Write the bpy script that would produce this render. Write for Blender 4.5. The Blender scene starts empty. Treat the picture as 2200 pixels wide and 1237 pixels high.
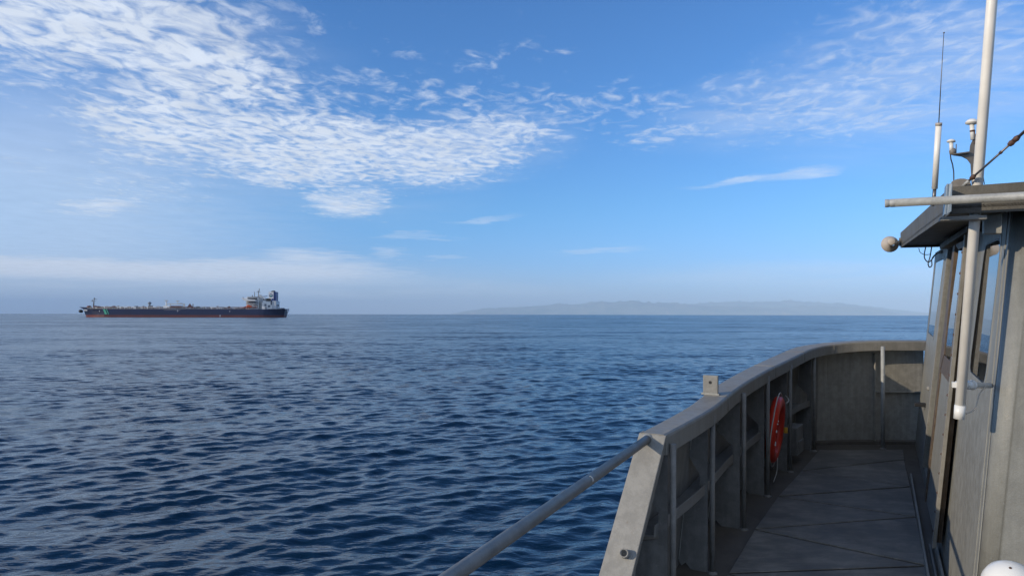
import bpy, bmesh, math, random
import numpy as np
from mathutils import Vector, Matrix, noise as mnoise

# ------------------------------------------------------------------ camera, world, sun, exposure
SC = bpy.context.scene
COL = SC.collection
F = 1540.0                      # focal length in photo pixels (2200 wide)
HC = 4.2                        # eye height above the water
EYE = 1.65                      # eye height above the deck
PITCH = math.radians(2.055)      # boat and camera both pitched bow-up
ROLL = math.radians(-0.12)
TILT = Matrix.Rotation(PITCH, 4, 'X') @ Matrix.Rotation(ROLL, 4, 'Y')
M = Matrix.Translation((0, 0, HC)) @ TILT @ Matrix.Translation((0, 0, -EYE))   # boat frame -> world

cam_data = bpy.data.cameras.new('camera')
cam = bpy.data.objects.new('camera', cam_data)
COL.objects.link(cam)
cam.matrix_world = Matrix.Translation((0, 0, HC)) @ TILT @ Matrix.Rotation(math.radians(90), 4, 'X')
cam_data.sensor_width = 36.0
cam_data.lens = 36.0 * F / 2200.0
cam_data.clip_start = 0.05
cam_data.clip_end = 90000.0
SC.camera = cam

E2 = Vector((.4556, .8902, 0))          # forward along the boat
N2 = Vector((.8902, -.4556, 0))         # inboard (to the right)
SUN_DIR = (TILT.to_3x3() @ (-N2 * 1.0 - E2 * 1.12 + Vector((0, 0, .50)))).normalized()
SUN_EL = math.asin(SUN_DIR.z)
SUN_AZ = math.atan2(SUN_DIR.x, SUN_DIR.y)          # clockwise from +Y

sun_data = bpy.data.lights.new('sun', 'SUN')
sun_data.energy = 3.4
sun_data.angle = math.radians(0.6)
sun_data.color = (1.0, 0.85, 0.65)
sun = bpy.data.objects.new('sun', sun_data)
COL.objects.link(sun)
sun.rotation_euler = SUN_DIR.to_track_quat('Z', 'Y').to_euler()
sun.location = (0, 0, 60)

SC.view_settings.view_transform = 'Standard'
SC.view_settings.look = 'None'
SC.view_settings.gamma = 1.0
SC.view_settings.exposure = 0.0
SC.cycles.volume_bounces = 3
SC.cycles.max_bounces = 8
SC.cycles.caustics_reflective = False
SC.cycles.caustics_refractive = False
SC.cycles.sample_clamp_indirect = 6.0


class NT:
    """small helper round a node tree"""
    def __init__(self, tree):
        self.t = tree
        self.n = tree.nodes
        self.l = tree.links

    def put(self, sock, v):
        if v is None:
            return
        if isinstance(v, bpy.types.NodeSocket):
            self.l.new(v, sock)
        else:
            sock.default_value = v

    def math(self, op, a, b=None, c=None, clamp=False):
        n = self.n.new('ShaderNodeMath')
        n.operation = op
        n.use_clamp = clamp
        self.put(n.inputs[0], a)
        self.put(n.inputs[1], b)
        if c is not None:
            self.put(n.inputs[2], c)
        return n.outputs[0]

    def vmath(self, op, a, b=None, s=None):
        n = self.n.new('ShaderNodeVectorMath')
        n.operation = op
        self.put(n.inputs[0], a)
        if b is not None:
            self.put(n.inputs[1], b)
        if s is not None:
            self.put(n.inputs['Scale'], s)
        return n.outputs['Value'] if op in ('LENGTH', 'DOT_PRODUCT', 'DISTANCE') else n.outputs[0]

    def ramp(self, v, a, b, c=0.0, d=1.0, smooth=True):
        n = self.n.new('ShaderNodeMapRange')
        n.interpolation_type = 'SMOOTHSTEP' if smooth else 'LINEAR'
        self.put(n.inputs['Value'], v)
        n.inputs['From Min'].default_value = a
        n.inputs['From Max'].default_value = b
        n.inputs['To Min'].default_value = c
        n.inputs['To Max'].default_value = d
        return n.outputs[0]

    def noise(self, vec, scale, detail=3.0, rough=.5, dist=0.0, color=False, lac=2.0):
        n = self.n.new('ShaderNodeTexNoise')
        if vec is not None:
            self.l.new(vec, n.inputs['Vector'])
        n.inputs['Scale'].default_value = scale
        n.inputs['Detail'].default_value = detail
        n.inputs['Roughness'].default_value = rough
        n.inputs['Lacunarity'].default_value = lac
        n.inputs['Distortion'].default_value = dist
        return n.outputs['Color' if color else 'Fac']

    def mapping(self, vec, loc=(0, 0, 0), rot=(0, 0, 0), scale=(1, 1, 1), kind='POINT'):
        n = self.n.new('ShaderNodeMapping')
        n.vector_type = kind
        self.l.new(vec, n.inputs['Vector'])
        n.inputs['Location'].default_value = loc
        n.inputs['Rotation'].default_value = rot
        n.inputs['Scale'].default_value = scale
        return n.outputs[0]

    def mix(self, f, a, b, blend='MIX'):
        n = self.n.new('ShaderNodeMix')
        n.data_type = 'RGBA'
        n.blend_type = blend
        self.put(n.inputs['Factor'], f)
        self.put(n.inputs[6], a)
        self.put(n.inputs[7], b)
        return n.outputs[2]


def px_dir(px, py):
    d = TILT.to_3x3() @ Vector(((px - 1100) / F, 1, -(py - 618.5) / F))
    return d.x / d.y, d.z / d.y


# ---- sky: physical sky with a layer of altocumulus laid on a plane high above
SKY_STRENGTH = 0.115
world = bpy.data.worlds.new('World')
SC.world = world
world.use_nodes = True
w = NT(world.node_tree)
w.n.clear()
out = w.n.new('ShaderNodeOutputWorld')
bg = w.n.new('ShaderNodeBackground')
bg.inputs['Strength'].default_value = SKY_STRENGTH
w.l.new(bg.outputs[0], out.inputs[0])
sky = w.n.new('ShaderNodeTexSky')
sky.sky_type = 'NISHITA'
sky.sun_disc = False
sky.sun_elevation = SUN_EL
sky.sun_rotation = SUN_AZ % (2 * math.pi)
sky.altitude = 0
sky.air_density = 1.0
sky.dust_density = 0.4
sky.ozone_density = 4.0
geo = w.n.new('ShaderNodeTexCoord')
D = w.vmath('NORMALIZE', geo.outputs['Generated'])
sep = w.n.new('ShaderNodeSeparateXYZ')
w.l.new(D, sep.inputs[0])
X, Y, Z = sep.outputs
zc = w.math('MAXIMUM', Z, 0.012)
comb = w.n.new('ShaderNodeCombineXYZ')
w.put(comb.inputs[0], w.math('DIVIDE', X, zc))
w.put(comb.inputs[1], w.math('DIVIDE', Y, zc))
plane = comb.outputs[0]
ysafe = w.math('MAXIMUM', Y, 0.05)
comb2 = w.n.new('ShaderNodeCombineXYZ')
w.put(comb2.inputs[0], w.math('DIVIDE', X, ysafe))
w.put(comb2.inputs[1], w.math('DIVIDE', Z, ysafe))
ab = comb2.outputs[0]
# ragged edges for the cloud fields
warp = w.noise(plane, 2.2, 5, .62, color=True)
warp = w.vmath('SUBTRACT', warp, (.5, .5, .5))
wsc = w.vmath('MULTIPLY', warp, (.20, .085, 0))
abw = w.vmath('ADD', ab, wsc)


def blobs(items, vec):
    tot = None
    for (px, py, rx, ry, ang, st) in items:
        a, b = px_dir(px, py)
        m = w.mapping(vec, (a, b, 0), (0, 0, math.radians(-ang)), (rx / F, ry / F, 1), 'TEXTURE')
        L = w.vmath('LENGTH', m)
        v = w.ramp(L, 1.45, 0.35, 0.0, st)
        tot = v if tot is None else w.math('MAXIMUM', tot, v)
    return tot


cell_mask = blobs([
    (120, 40, 520, 150, 6, 1.0), (430, 150, 330, 115, 14, 1.0), (340, 265, 270, 95, 12, 1.0),
    (640, 300, 400, 110, 8, 1.0), (640, 355, 330, 60, 4, .95), (980, 315, 280, 88, -10, .92),
    (40, 160, 150, 70, 10, .62), (770, 190, 130, 42, 10, .60), (300, 400, 190, 40, 5, .56),
    (1010, 215, 260, 55, 4, .62), (1180, 235, 230, 50, 8, .58), (1370, 220, 150, 46, 5, .55),
    (1440, 285, 140, 40, -6, .64), (1620, 190, 190, 70, -14, .56), (1800, 220, 360, 95, -8, .66),
    (2020, 100, 380, 160, -14, .66), (860, 115, 70, 30, 0, .55), (1050, 120, 130, 44, 0, .48), (1215, 122, 60, 16, 0, .55),
    (600, 30, 170, 60, 15, .52), (170, 335, 100, 16, 5, .55), (40, 350, 70, 12, 0, .5), (740, 430, 110, 42, 0, .75), (210, 443, 130, 24, -2, .72),
], abw)
# the same kind of field carries on behind the camera, thickened for whiter fill light
back = w.ramp(w.noise(plane, .45, 3, .5), .28, .50, .65, 1.0)
back = w.math('MULTIPLY', back, w.ramp(Y, .12, -.2))
cell_mask = w.math('MAXIMUM', cell_mask, back)
smooth_mask = blobs([
    (745, 432, 85, 34, 0, .62), (215, 443, 115, 19, -2, .66), (90, 436, 60, 8, 0, .35),
    (1595, 388, 100, 6, -8, .50), (1705, 374, 100, 10, -7, .58), (1285, 537, 95, 7, -3, .32),
    (1050, 470, 75, 5, -6, .34), (880, 505, 60, 7, -3, .35), (835, 545, 30, 14, 10, .35), (960, 553, 40, 5, -4, .25), (940, 514, 50, 4, 2, .25),
    (200, 568, 660, 26, 2, .62), (350, 610, 800, 34, 1, .50), (700, 565, 150, 26, 8, .60),
    (1750, 590, 520, 30, -2, .20), (500, 545, 120, 6, 0, .3),
    (450, 330, 480, 120, 8, .24), (980, 330, 220, 75, -10, .28), (250, 100, 420, 160, 8, .18),
    (2000, 170, 380, 150, -12, .26), (1720, 220, 300, 80, -10, .24),
], w.vmath('ADD', ab, w.vmath('MULTIPLY', warp, (.10, .022, 0))))
# altocumulus cells, stretched a little along their rows
pm = w.mapping(plane, (0, 0, 0), (0, 0, math.radians(-28)), (1.0, .72, 1))
pw = w.vmath('ADD', pm, w.vmath('MULTIPLY', w.vmath('SUBTRACT', w.noise(plane, 3.5, 2, .5, color=True), (.5, .5, .5)), (.20, .14, 0)))
cells = w.noise(pw, 13.0, 6, .60, .3)
vor = w.n.new('ShaderNodeTexVoronoi')
vor.feature = 'SMOOTH_F1'
w.l.new(pw, vor.inputs['Vector'])
vor.inputs['Scale'].default_value = 15.0
vor.inputs['Smoothness'].default_value = .7
vd = w.ramp(vor.outputs['Distance'], .10, .75, 1, 0, False)
big = w.noise(plane, 1.3, 3, .5)
cr_ = w.ramp(cells, .30, .70, 0, 1, False)
tex = w.math('ADD', w.math('MULTIPLY', cr_, 1.0), w.math('MULTIPLY', vd, .40))
tex = w.math('ADD', tex, w.math('MULTIPLY', w.ramp(big, .3, .7, 0, 1, False), .25))
val = w.math('ADD', tex, w.math('MULTIPLY', cell_mask, 1.05))
a_cell = w.math('MULTIPLY', w.ramp(val, 1.16, 2.18, 0, 1), w.ramp(cell_mask, .05, 1.0, .15, .97, False))
thin = w.ramp(w.math('DIVIDE', X, ysafe), .08, .45, 1.0, .72)
a_cell = w.math('MULTIPLY', a_cell, thin)
streak = w.noise(w.mapping(ab, (0, 0, 0), (0, 0, math.radians(3)), (5, 42, 1)), 1.0, 5, .62, .6)
a_sm = w.math('MULTIPLY', smooth_mask, w.ramp(streak, .28, .68, .35, 1.25))
veil = blobs([(-60, 480, 640, 330, 0, .48), (100, 640, 950, 90, 0, .42), (60, 574, 820, 30, 2, .95), (560, 580, 320, 26, 2, .85)], w.vmath('ADD', ab, w.vmath('MULTIPLY', warp, (.16, .020, 0))))
a_sm = w.math('MAXIMUM', a_sm, veil)
alpha = w.math('SUBTRACT', 1.0, w.math('MULTIPLY', w.math('SUBTRACT', 1.0, a_cell, clamp=True), w.math('SUBTRACT', 1.0, a_sm, clamp=True)))
alpha = w.math('MULTIPLY', alpha, w.ramp(Z, -.03, -.01))
alpha = w.math('MINIMUM', alpha, .95)
shade = w.ramp(w.noise(pw, 4.0, 4, .6), .3, .7, .90, 1.06, False)
cloud_col = w.vmath('SCALE', (6.6, 7.3, 8.4), s=shade)
tint = w.mix(w.ramp(Z, .0, .16), (.82, 1.07, 1.86, 1), (.76, 1.21, 1.64, 1))
sky_col = w.mix(1.0, sky.outputs[0], tint, 'MULTIPLY')
w.put(bg.inputs['Color'], w.mix(alpha, sky_col, cloud_col))


# ------------------------------------------------------------------ materials
def new_mat(name):
    m = bpy.data.materials.new(name)
    m.use_nodes = True
    t = NT(m.node_tree)
    b = m.node_tree.nodes['Principled BSDF']
    return m, t, b


def coords(t):
    g = t.n.new('ShaderNodeTexCoord')
    return g.outputs['Object']


def bump(t, b, h, strength=.3, dist=.002):
    n = t.n.new('ShaderNodeBump')
    n.inputs['Strength'].default_value = strength
    n.inputs['Distance'].default_value = dist
    t.put(n.inputs['Height'], h)
    t.l.new(n.outputs[0], b.inputs['Normal'])


def plain(name, col, rough=.5, metal=0.0, var=.12, scale=6.0):
    m, t, b = new_mat(name)
    v = t.noise(coords(t), scale, 4, .6)
    k = t.ramp(v, .3, .7, 1 - var, 1 + var, False)
    t.put(b.inputs['Base Color'], t.vmath('SCALE', col, s=k))
    b.inputs['Roughness'].default_value = rough
    b.inputs['Metallic'].default_value = metal
    return m


def weathered(name, col, dirt, rough=.55, grit=260, bs=.25, metal=0.0, stain=.5, streaks=True, speck=.0, wear=.0, blotch=.24, rust=.0):
    """grey boat paint: cloudy wear, vertical runs, fine grit, pale scuffs"""
    m, t, b = new_mat(name)
    c = coords(t)
    big = t.ramp(t.noise(c, 2.3, 6, .65, .4), .35, .7)
    mid = t.ramp(t.noise(c, 14, 5, .7), .38, .66)
    fine = t.noise(c, grit, 2, .5)
    col1 = t.mix(t.math('MULTIPLY', big, stain), (*col, 1), (*dirt, 1))
    k = t.math('ADD', 1.0 - blotch, t.math('MULTIPLY', mid, blotch))
    k = t.math('ADD', k, t.math('MULTIPLY', fine, .36))
    if streaks:
        run = t.noise(t.mapping(c, scale=(22, 22, 1.4)), 1.0, 4, .65)
        k = t.math('ADD', k, t.ramp(run, .35, .70, -.10, .11, False))
    col2 = t.vmath('SCALE', col1, s=k)
    if speck:
        s1 = t.ramp(t.noise(c, 38, 3, .6), .70, .76)
        col2 = t.mix(t.math('MULTIPLY', s1, speck), col2, (.055, .05, .045, 1))
    if wear:
        s2 = t.ramp(t.noise(t.mapping(c, (3, 1, 2)), 21, 4, .7), .66, .74)
        col2 = t.mix(t.math('MULTIPLY', s2, wear), col2, (.42, .41, .38, 1))
    if rust:
        r1 = t.ramp(t.noise(t.mapping(c, (2, 5, 1), scale=(34, 34, 5)), 1.0, 4, .6), .62, .74)
        r2 = t.ramp(t.noise(c, 3.4, 3, .6), .52, .68)
        col2 = t.mix(t.math('MULTIPLY', t.math('MULTIPLY', r1, r2), rust), col2, (.17, .085, .04, 1))
    t.put(b.inputs['Base Color'], col2)
    t.put(b.inputs['Roughness'], t.ramp(mid, 0, 1, rough - .08, rough + .12, False))
    b.inputs['Metallic'].default_value = metal
    b.inputs['Specular IOR Level'].default_value = .28
    h = t.math('ADD', fine, t.math('MULTIPLY', t.noise(c, 60, 3, .6), 1.2))
    bump(t, b, h, bs, .003)
    return m


MAT = {}
MAT['paint'] = weathered('weathered_grey_paint', (.30, .288, .255), (.235, .226, .198), rough=.62, wear=.12)
MAT['paint_dark'] = weathered('bulwark_grey_paint', (.21, .205, .19), (.115, .112, .10), rough=.6, speck=.6, wear=.3, rust=.7)
MAT['cap'] = weathered('cap_grey_paint', (.235, .225, .20), (.17, .162, .145), rough=.55, streaks=True, wear=.25, blotch=.16, rust=.35)
MAT['grit'] = weathered('gritty_grey_paint', (.275, .27, .25), (.22, .215, .195), rough=.75, grit=330, bs=.7, streaks=False, wear=.25, stain=.4, rust=.3)
MAT['wall'] = weathered('wheelhouse_grey_paint', (.226, .229, .212), (.175, .175, .158), rough=.5, grit=220, bs=.3, wear=.10, stain=.35, blotch=.12, rust=.4)
MAT['roof'] = weathered('roof_fascia_paint', (.125, .117, .098), (.085, .078, .064), rough=.6, grit=200, bs=.4)
MAT['deck'] = weathered('deck_paint', (.125, .112, .094), (.07, .062, .052), rough=.7, streaks=False)
MAT['pipe'] = weathered('stanchion_paint', (.21, .205, .19), (.145, .14, .13), rough=.5, grit=180, bs=.15)
MAT['galv'] = weathered('galvanised_pipe', (.36, .37, .36), (.27, .28, .275), rough=.5, metal=.1, grit=120, bs=.08)
MAT['white'] = plain('white_fibreglass', (.88, .85, .78), .35, var=.07, scale=9)
MAT['white2'] = plain('white_plastic', (.80, .79, .74), .32, var=.05, scale=12)
MAT['cream'] = plain('cream_plastic', (.48, .42, .35), .45, var=.08, scale=14)
MAT['black'] = plain('black_rubber', (.012, .012, .014), .5)
MAT['cable'] = plain('black_cable', (.015, .02, .035), .4)
MAT['steel'] = plain('steel_wire', (.16, .15, .15), .4, .7)
MAT['rusty'] = plain('rusty_steel', (.10, .055, .04), .7, .2, .4, 60)
MAT['brown'] = plain('brown_wood_trim', (.115, .085, .06), .6, 0, .35, 18)
MAT['room_shade'] = plain('painted_room_shade', (.01, .01, .01), .9)
MAT['red'] = plain('lifebuoy_red', (.62, .035, .015), .42, 0, .12, 10)
MAT['tape'] = plain('reflective_tape', (.75, .75, .72), .35)
MAT['rope'] = plain('white_rope', (.5, .49, .45), .7)
MAT['yellow'] = plain('yellow_plastic', (.55, .30, .03), .5)
MAT['bracket'] = plain('bracket_grey', (.20, .18, .155), .55, 0, .2, 20)
MAT['bluegrey'] = weathered('bluish_steel', (.22, .29, .36), (.15, .19, .24), rough=.45, bs=.1)
MAT['weld'] = plain('bare_weld_bead', (.36, .36, .33), .5, .3, .25, 90)


def deck_plate_mat():
    m, t, b = new_mat('scuffed_deck_plate')
    c = coords(t)
    # scuffs run across the walkway
    r = t.mapping(c, rot=(0, 0, math.radians(-4)), scale=(1.8, 4.5, 1))
    a = t.ramp(t.noise(r, 2.2, 7, .72, .7), .38, .66)
    r2 = t.mapping(c, (5, 2, 0), (0, 0, math.radians(9)), (2.0, 30, 1))
    s = t.ramp(t.noise(r2, 2.0, 5, .7, .5), .60, .72)
    blot = t.ramp(t.noise(c, 2.6, 5, .6), .35, .7)
    g = t.noise(c, 240, 2, .5)
    col = t.mix(a, (.17, .161, .142, 1), (.28, .265, .235, 1))
    col = t.mix(t.math('MULTIPLY', s, .55), col, (.045, .045, .045, 1))
    col = t.mix(t.math('MULTIPLY', blot, .6), col, (.085, .083, .08, 1))
    col = t.vmath('SCALE', col, s=t.ramp(g, .2, .8, .85, 1.15, False))
    t.put(b.inputs['Base Color'], col)
    t.put(b.inputs['Roughness'], t.ramp(a, 0, 1, .55, .72, False))
    b.inputs['Specular IOR Level'].default_value = .3
    bump(t, b, t.math('ADD', g, a), .35, .003)
    return m


MAT['plate'] = deck_plate_mat()


def glass_mat():
    m, t, b = new_mat('opaque_dark_glass')
    b.inputs['Base Color'].default_value = (.012, .016, .02, 1)  # opaque near-black base stands for the unlit room behind the panes
    b.inputs['Roughness'].default_value = .015
    b.inputs['IOR'].default_value = 1.75
    wv = t.noise(coords(t), 1.6, 1, .5)
    bump(t, b, wv, .08, .02)
    return m


MAT['glass'] = glass_mat()


# ------------------------------------------------------------------ mesh helpers
class MB:
    def __init__(self):
        self.v = []
        self.f = []
        self.sm = []

    def add(self, vs, fs, smooth=False):
        o = len(self.v)
        self.v += [tuple(p) for p in vs]
        self.f += [[i + o for i in f] for f in fs]
        self.sm += [smooth] * len(fs)
        return self

    def prism(self, poly, vec):
        """polygon of 3D points extruded by vec"""
        vec = Vector(vec)
        poly = [Vector(p) for p in poly]
        n = len(poly)
        nrm = Vector((0, 0, 0))
        for i in range(n):
            nrm += poly[i].cross(poly[(i + 1) % n])
        if nrm.dot(vec) > 0:
            poly = poly[::-1]
        vs = poly + [p + vec for p in poly]
        fs = [list(range(n)), list(range(2 * n - 1, n - 1, -1))]
        for i in range(n):
            j = (i + 1) % n
            fs.append([i, i + n, j + n, j])
        return self.add(vs, fs)

    def box(self, c, sx, sy, sz, ax=Vector((1, 0, 0)), ay=Vector((0, 1, 0)), az=Vector((0, 0, 1))):
        c = Vector(c)
        p = [c - ax * sx / 2 - ay * sy / 2 - az * sz / 2, c + ax * sx / 2 - ay * sy / 2 - az * sz / 2,
             c + ax * sx / 2 + ay * sy / 2 - az * sz / 2, c - ax * sx / 2 + ay * sy / 2 - az * sz / 2]
        return self.prism(p, az * sz)

    def tube(self, path, r, seg=14, caps=True, closed=False):
        path = [Vector(p) for p in path]
        n = len(path)
        rs = r if isinstance(r, (list, tuple)) else [r] * n
        prev = None
        vs, fs = [], []
        for i, p in enumerate(path):
            if closed:
                t = path[(i + 1) % n] - path[i - 1]
            else:
                t = path[min(i + 1, n - 1)] - path[max(i - 1, 0)]
            t.normalize()
            if prev is None:
                a = Vector((0, 0, 1)) if abs(t.z) < .9 else Vector((1, 0, 0))
                u = t.cross(a).normalized()
            else:
                u = (prev - t * prev.dot(t)).normalized()
            prev = u
            v = t.cross(u)
            for k in range(seg):
                an = 2 * math.pi * k / seg
                vs.append(p + (u * math.cos(an) + v * math.sin(an)) * rs[i])
        m = n if closed else n - 1
        for i in range(m):
            j = (i + 1) % n
            for k in range(seg):
                k2 = (k + 1) % seg
                fs.append([i * seg + k, i * seg + k2, j * seg + k2, j * seg + k])
        self.add(vs, fs, True)
        if caps and not closed:
            o = len(self.v) - len(vs)
            self.f.append([o + k for k in range(seg)][::-1])
            self.f.append([o + (n - 1) * seg + k for k in range(seg)])
            self.sm += [False, False]
        return self

    def lathe(self, base, axis, prof, seg=20):
        """prof: list of (radius, height along axis)"""
        base = Vector(base)
        axis = Vector(axis).normalized()
        a = Vector((0, 0, 1)) if abs(axis.z) < .9 else Vector((1, 0, 0))
        u = axis.cross(a).normalized()
        v = axis.cross(u)
        vs, fs = [], []
        for r, h in prof:
            for k in range(seg):
                an = 2 * math.pi * k / seg
                vs.append(base + axis * h + (u * math.cos(an) + v * math.sin(an)) * max(r, 1e-5))
        for i in range(len(prof) - 1):
            for k in range(seg):
                k2 = (k + 1) % seg
                fs.append([i * seg + k, i * seg + k2, (i + 1) * seg + k2, (i + 1) * seg + k])
        return self.add(vs, fs, True)

    def sweep(self, rings, closed_ring=True, smooth=False, caps=True):
        """list of equally long rings of 3D points"""
        n = len(rings[0])
        vs = [p for r in rings for p in r]
        fs = []
        for i in range(len(rings) - 1):
            for k in range(n if closed_ring else n - 1):
                k2 = (k + 1) % n
                fs.append([i * n + k, i * n + k2, (i + 1) * n + k2, (i + 1) * n + k])
        self.add(vs, fs, smooth)
        if caps and closed_ring:
            o = len(self.v) - len(vs)
            self.f.append([o + k for k in range(n)][::-1])
            self.f.append([o + (len(rings) - 1) * n + k for k in range(n)])
            self.sm += [False, False]
        return self


def mesh_obj(name, mb, mat, origin, frame):
    """one mesh; vertices given in the frame's coordinates, stored about origin"""
    o = Vector(origin)
    me = bpy.data.meshes.new(name)
    me.from_pydata([tuple(Vector(p) - o) for p in mb.v], [], mb.f)
    me.polygons.foreach_set('use_smooth', mb.sm)
    bm = bmesh.new()
    bm.from_mesh(me)
    bmesh.ops.recalc_face_normals(bm, faces=bm.faces)
    bm.to_mesh(me)
    bm.free()
    me.materials.append(mat)
    me.update()
    ob = bpy.data.objects.new(name, me)
    COL.objects.link(ob)
    return ob


def tag(o, label=None, cat=None, group=None, kind=None):
    if label:
        o['label'] = label
    if cat:
        o['category'] = cat
    if group:
        o['group'] = group
    if kind:
        o['kind'] = kind
    return o


class Thing:
    """an Empty at the thing's base with parts under it"""
    def __init__(self, name, origin, label=None, cat=None, group=None, kind=None, frame=None):
        self.o = Vector(origin)
        self.frame = M if frame is None else frame
        self.e = bpy.data.objects.new(name, None)
        self.e.empty_display_size = .1
        COL.objects.link(self.e)
        self.e.matrix_world = self.frame @ Matrix.Translation(self.o)
        tag(self.e, label, cat, group, kind)

    def part(self, name, mb, mat, parent=None, label=None, bevel=0, kind=None):
        ob = mesh_obj(name, mb, mat, self.o, self.frame)
        ob.parent = parent or self.e
        if label:
            ob['label'] = label
        if kind:
            ob['kind'] = kind
        if bevel:
            bv = ob.modifiers.new('edge', 'BEVEL')
            bv.width = bevel
            bv.segments = 2
            bv.limit_method = 'ANGLE'
            bv.angle_limit = math.radians(40)
        return ob


def split_parts(thing, name, mb, mat, parent=None, kind=None):
    """every connected piece of the mesh becomes a part of its own"""
    n = len(mb.v)
    root = list(range(n))

    def find(a):
        while root[a] != a:
            root[a] = root[root[a]]
            a = root[a]
        return a
    for f in mb.f:
        a = find(f[0])
        for k in f[1:]:
            root[find(k)] = a
    groups = {}
    for fi, f in enumerate(mb.f):
        groups.setdefault(find(f[0]), []).append(fi)
    outp = []
    for g in groups.values():
        m2 = MB()
        idx = {}
        for fi in g:
            for v in mb.f[fi]:
                if v not in idx:
                    idx[v] = len(m2.v)
                    m2.v.append(mb.v[v])
            m2.f.append([idx[v] for v in mb.f[fi]])
            m2.sm.append(mb.sm[fi])
        outp.append(thing.part(name, m2, mat, parent=parent, kind=kind))
    return outp


def single(name, mb, mat, origin, label, cat, group=None, kind=None, frame=None, bevel=0):
    fr = M if frame is None else frame
    ob = mesh_obj(name, mb, mat, origin, fr)
    ob.matrix_world = fr @ Matrix.Translation(Vector(origin))
    if bevel:
        bv = ob.modifiers.new('edge', 'BEVEL')
        bv.width = bevel
        bv.segments = 2
        bv.limit_method = 'ANGLE'
        bv.angle_limit = math.radians(40)
    return tag(ob, label, cat, group, kind)


# photo pixel -> boat frame
def PD(px, py, d):
    return Vector(((px - 1100) / F * d, d, EYE - (py - 618.5) / F * d))


def PZ(px, py, z=0.0):
    d = (EYE - z) * F / (py - 618.5)
    return Vector(((px - 1100) / F * d, d, z))


def spline(pts, n):
    pts = [Vector(p) for p in pts]
    P = [2 * pts[0] - pts[1]] + pts + [2 * pts[-1] - pts[-2]]
    outp = []
    for i in range(1, len(P) - 2):
        for k in range(n):
            t = k / n
            a, b, c, d = P[i - 1], P[i], P[i + 1], P[i + 2]
            outp.append(.5 * ((2 * b) + (c - a) * t + (2 * a - 5 * b + 4 * c - d) * t * t + (3 * b - a - 3 * c + d) * t ** 3))
    outp.append(pts[-1])
    return outp


ZUP = Vector((0, 0, 1))

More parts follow.
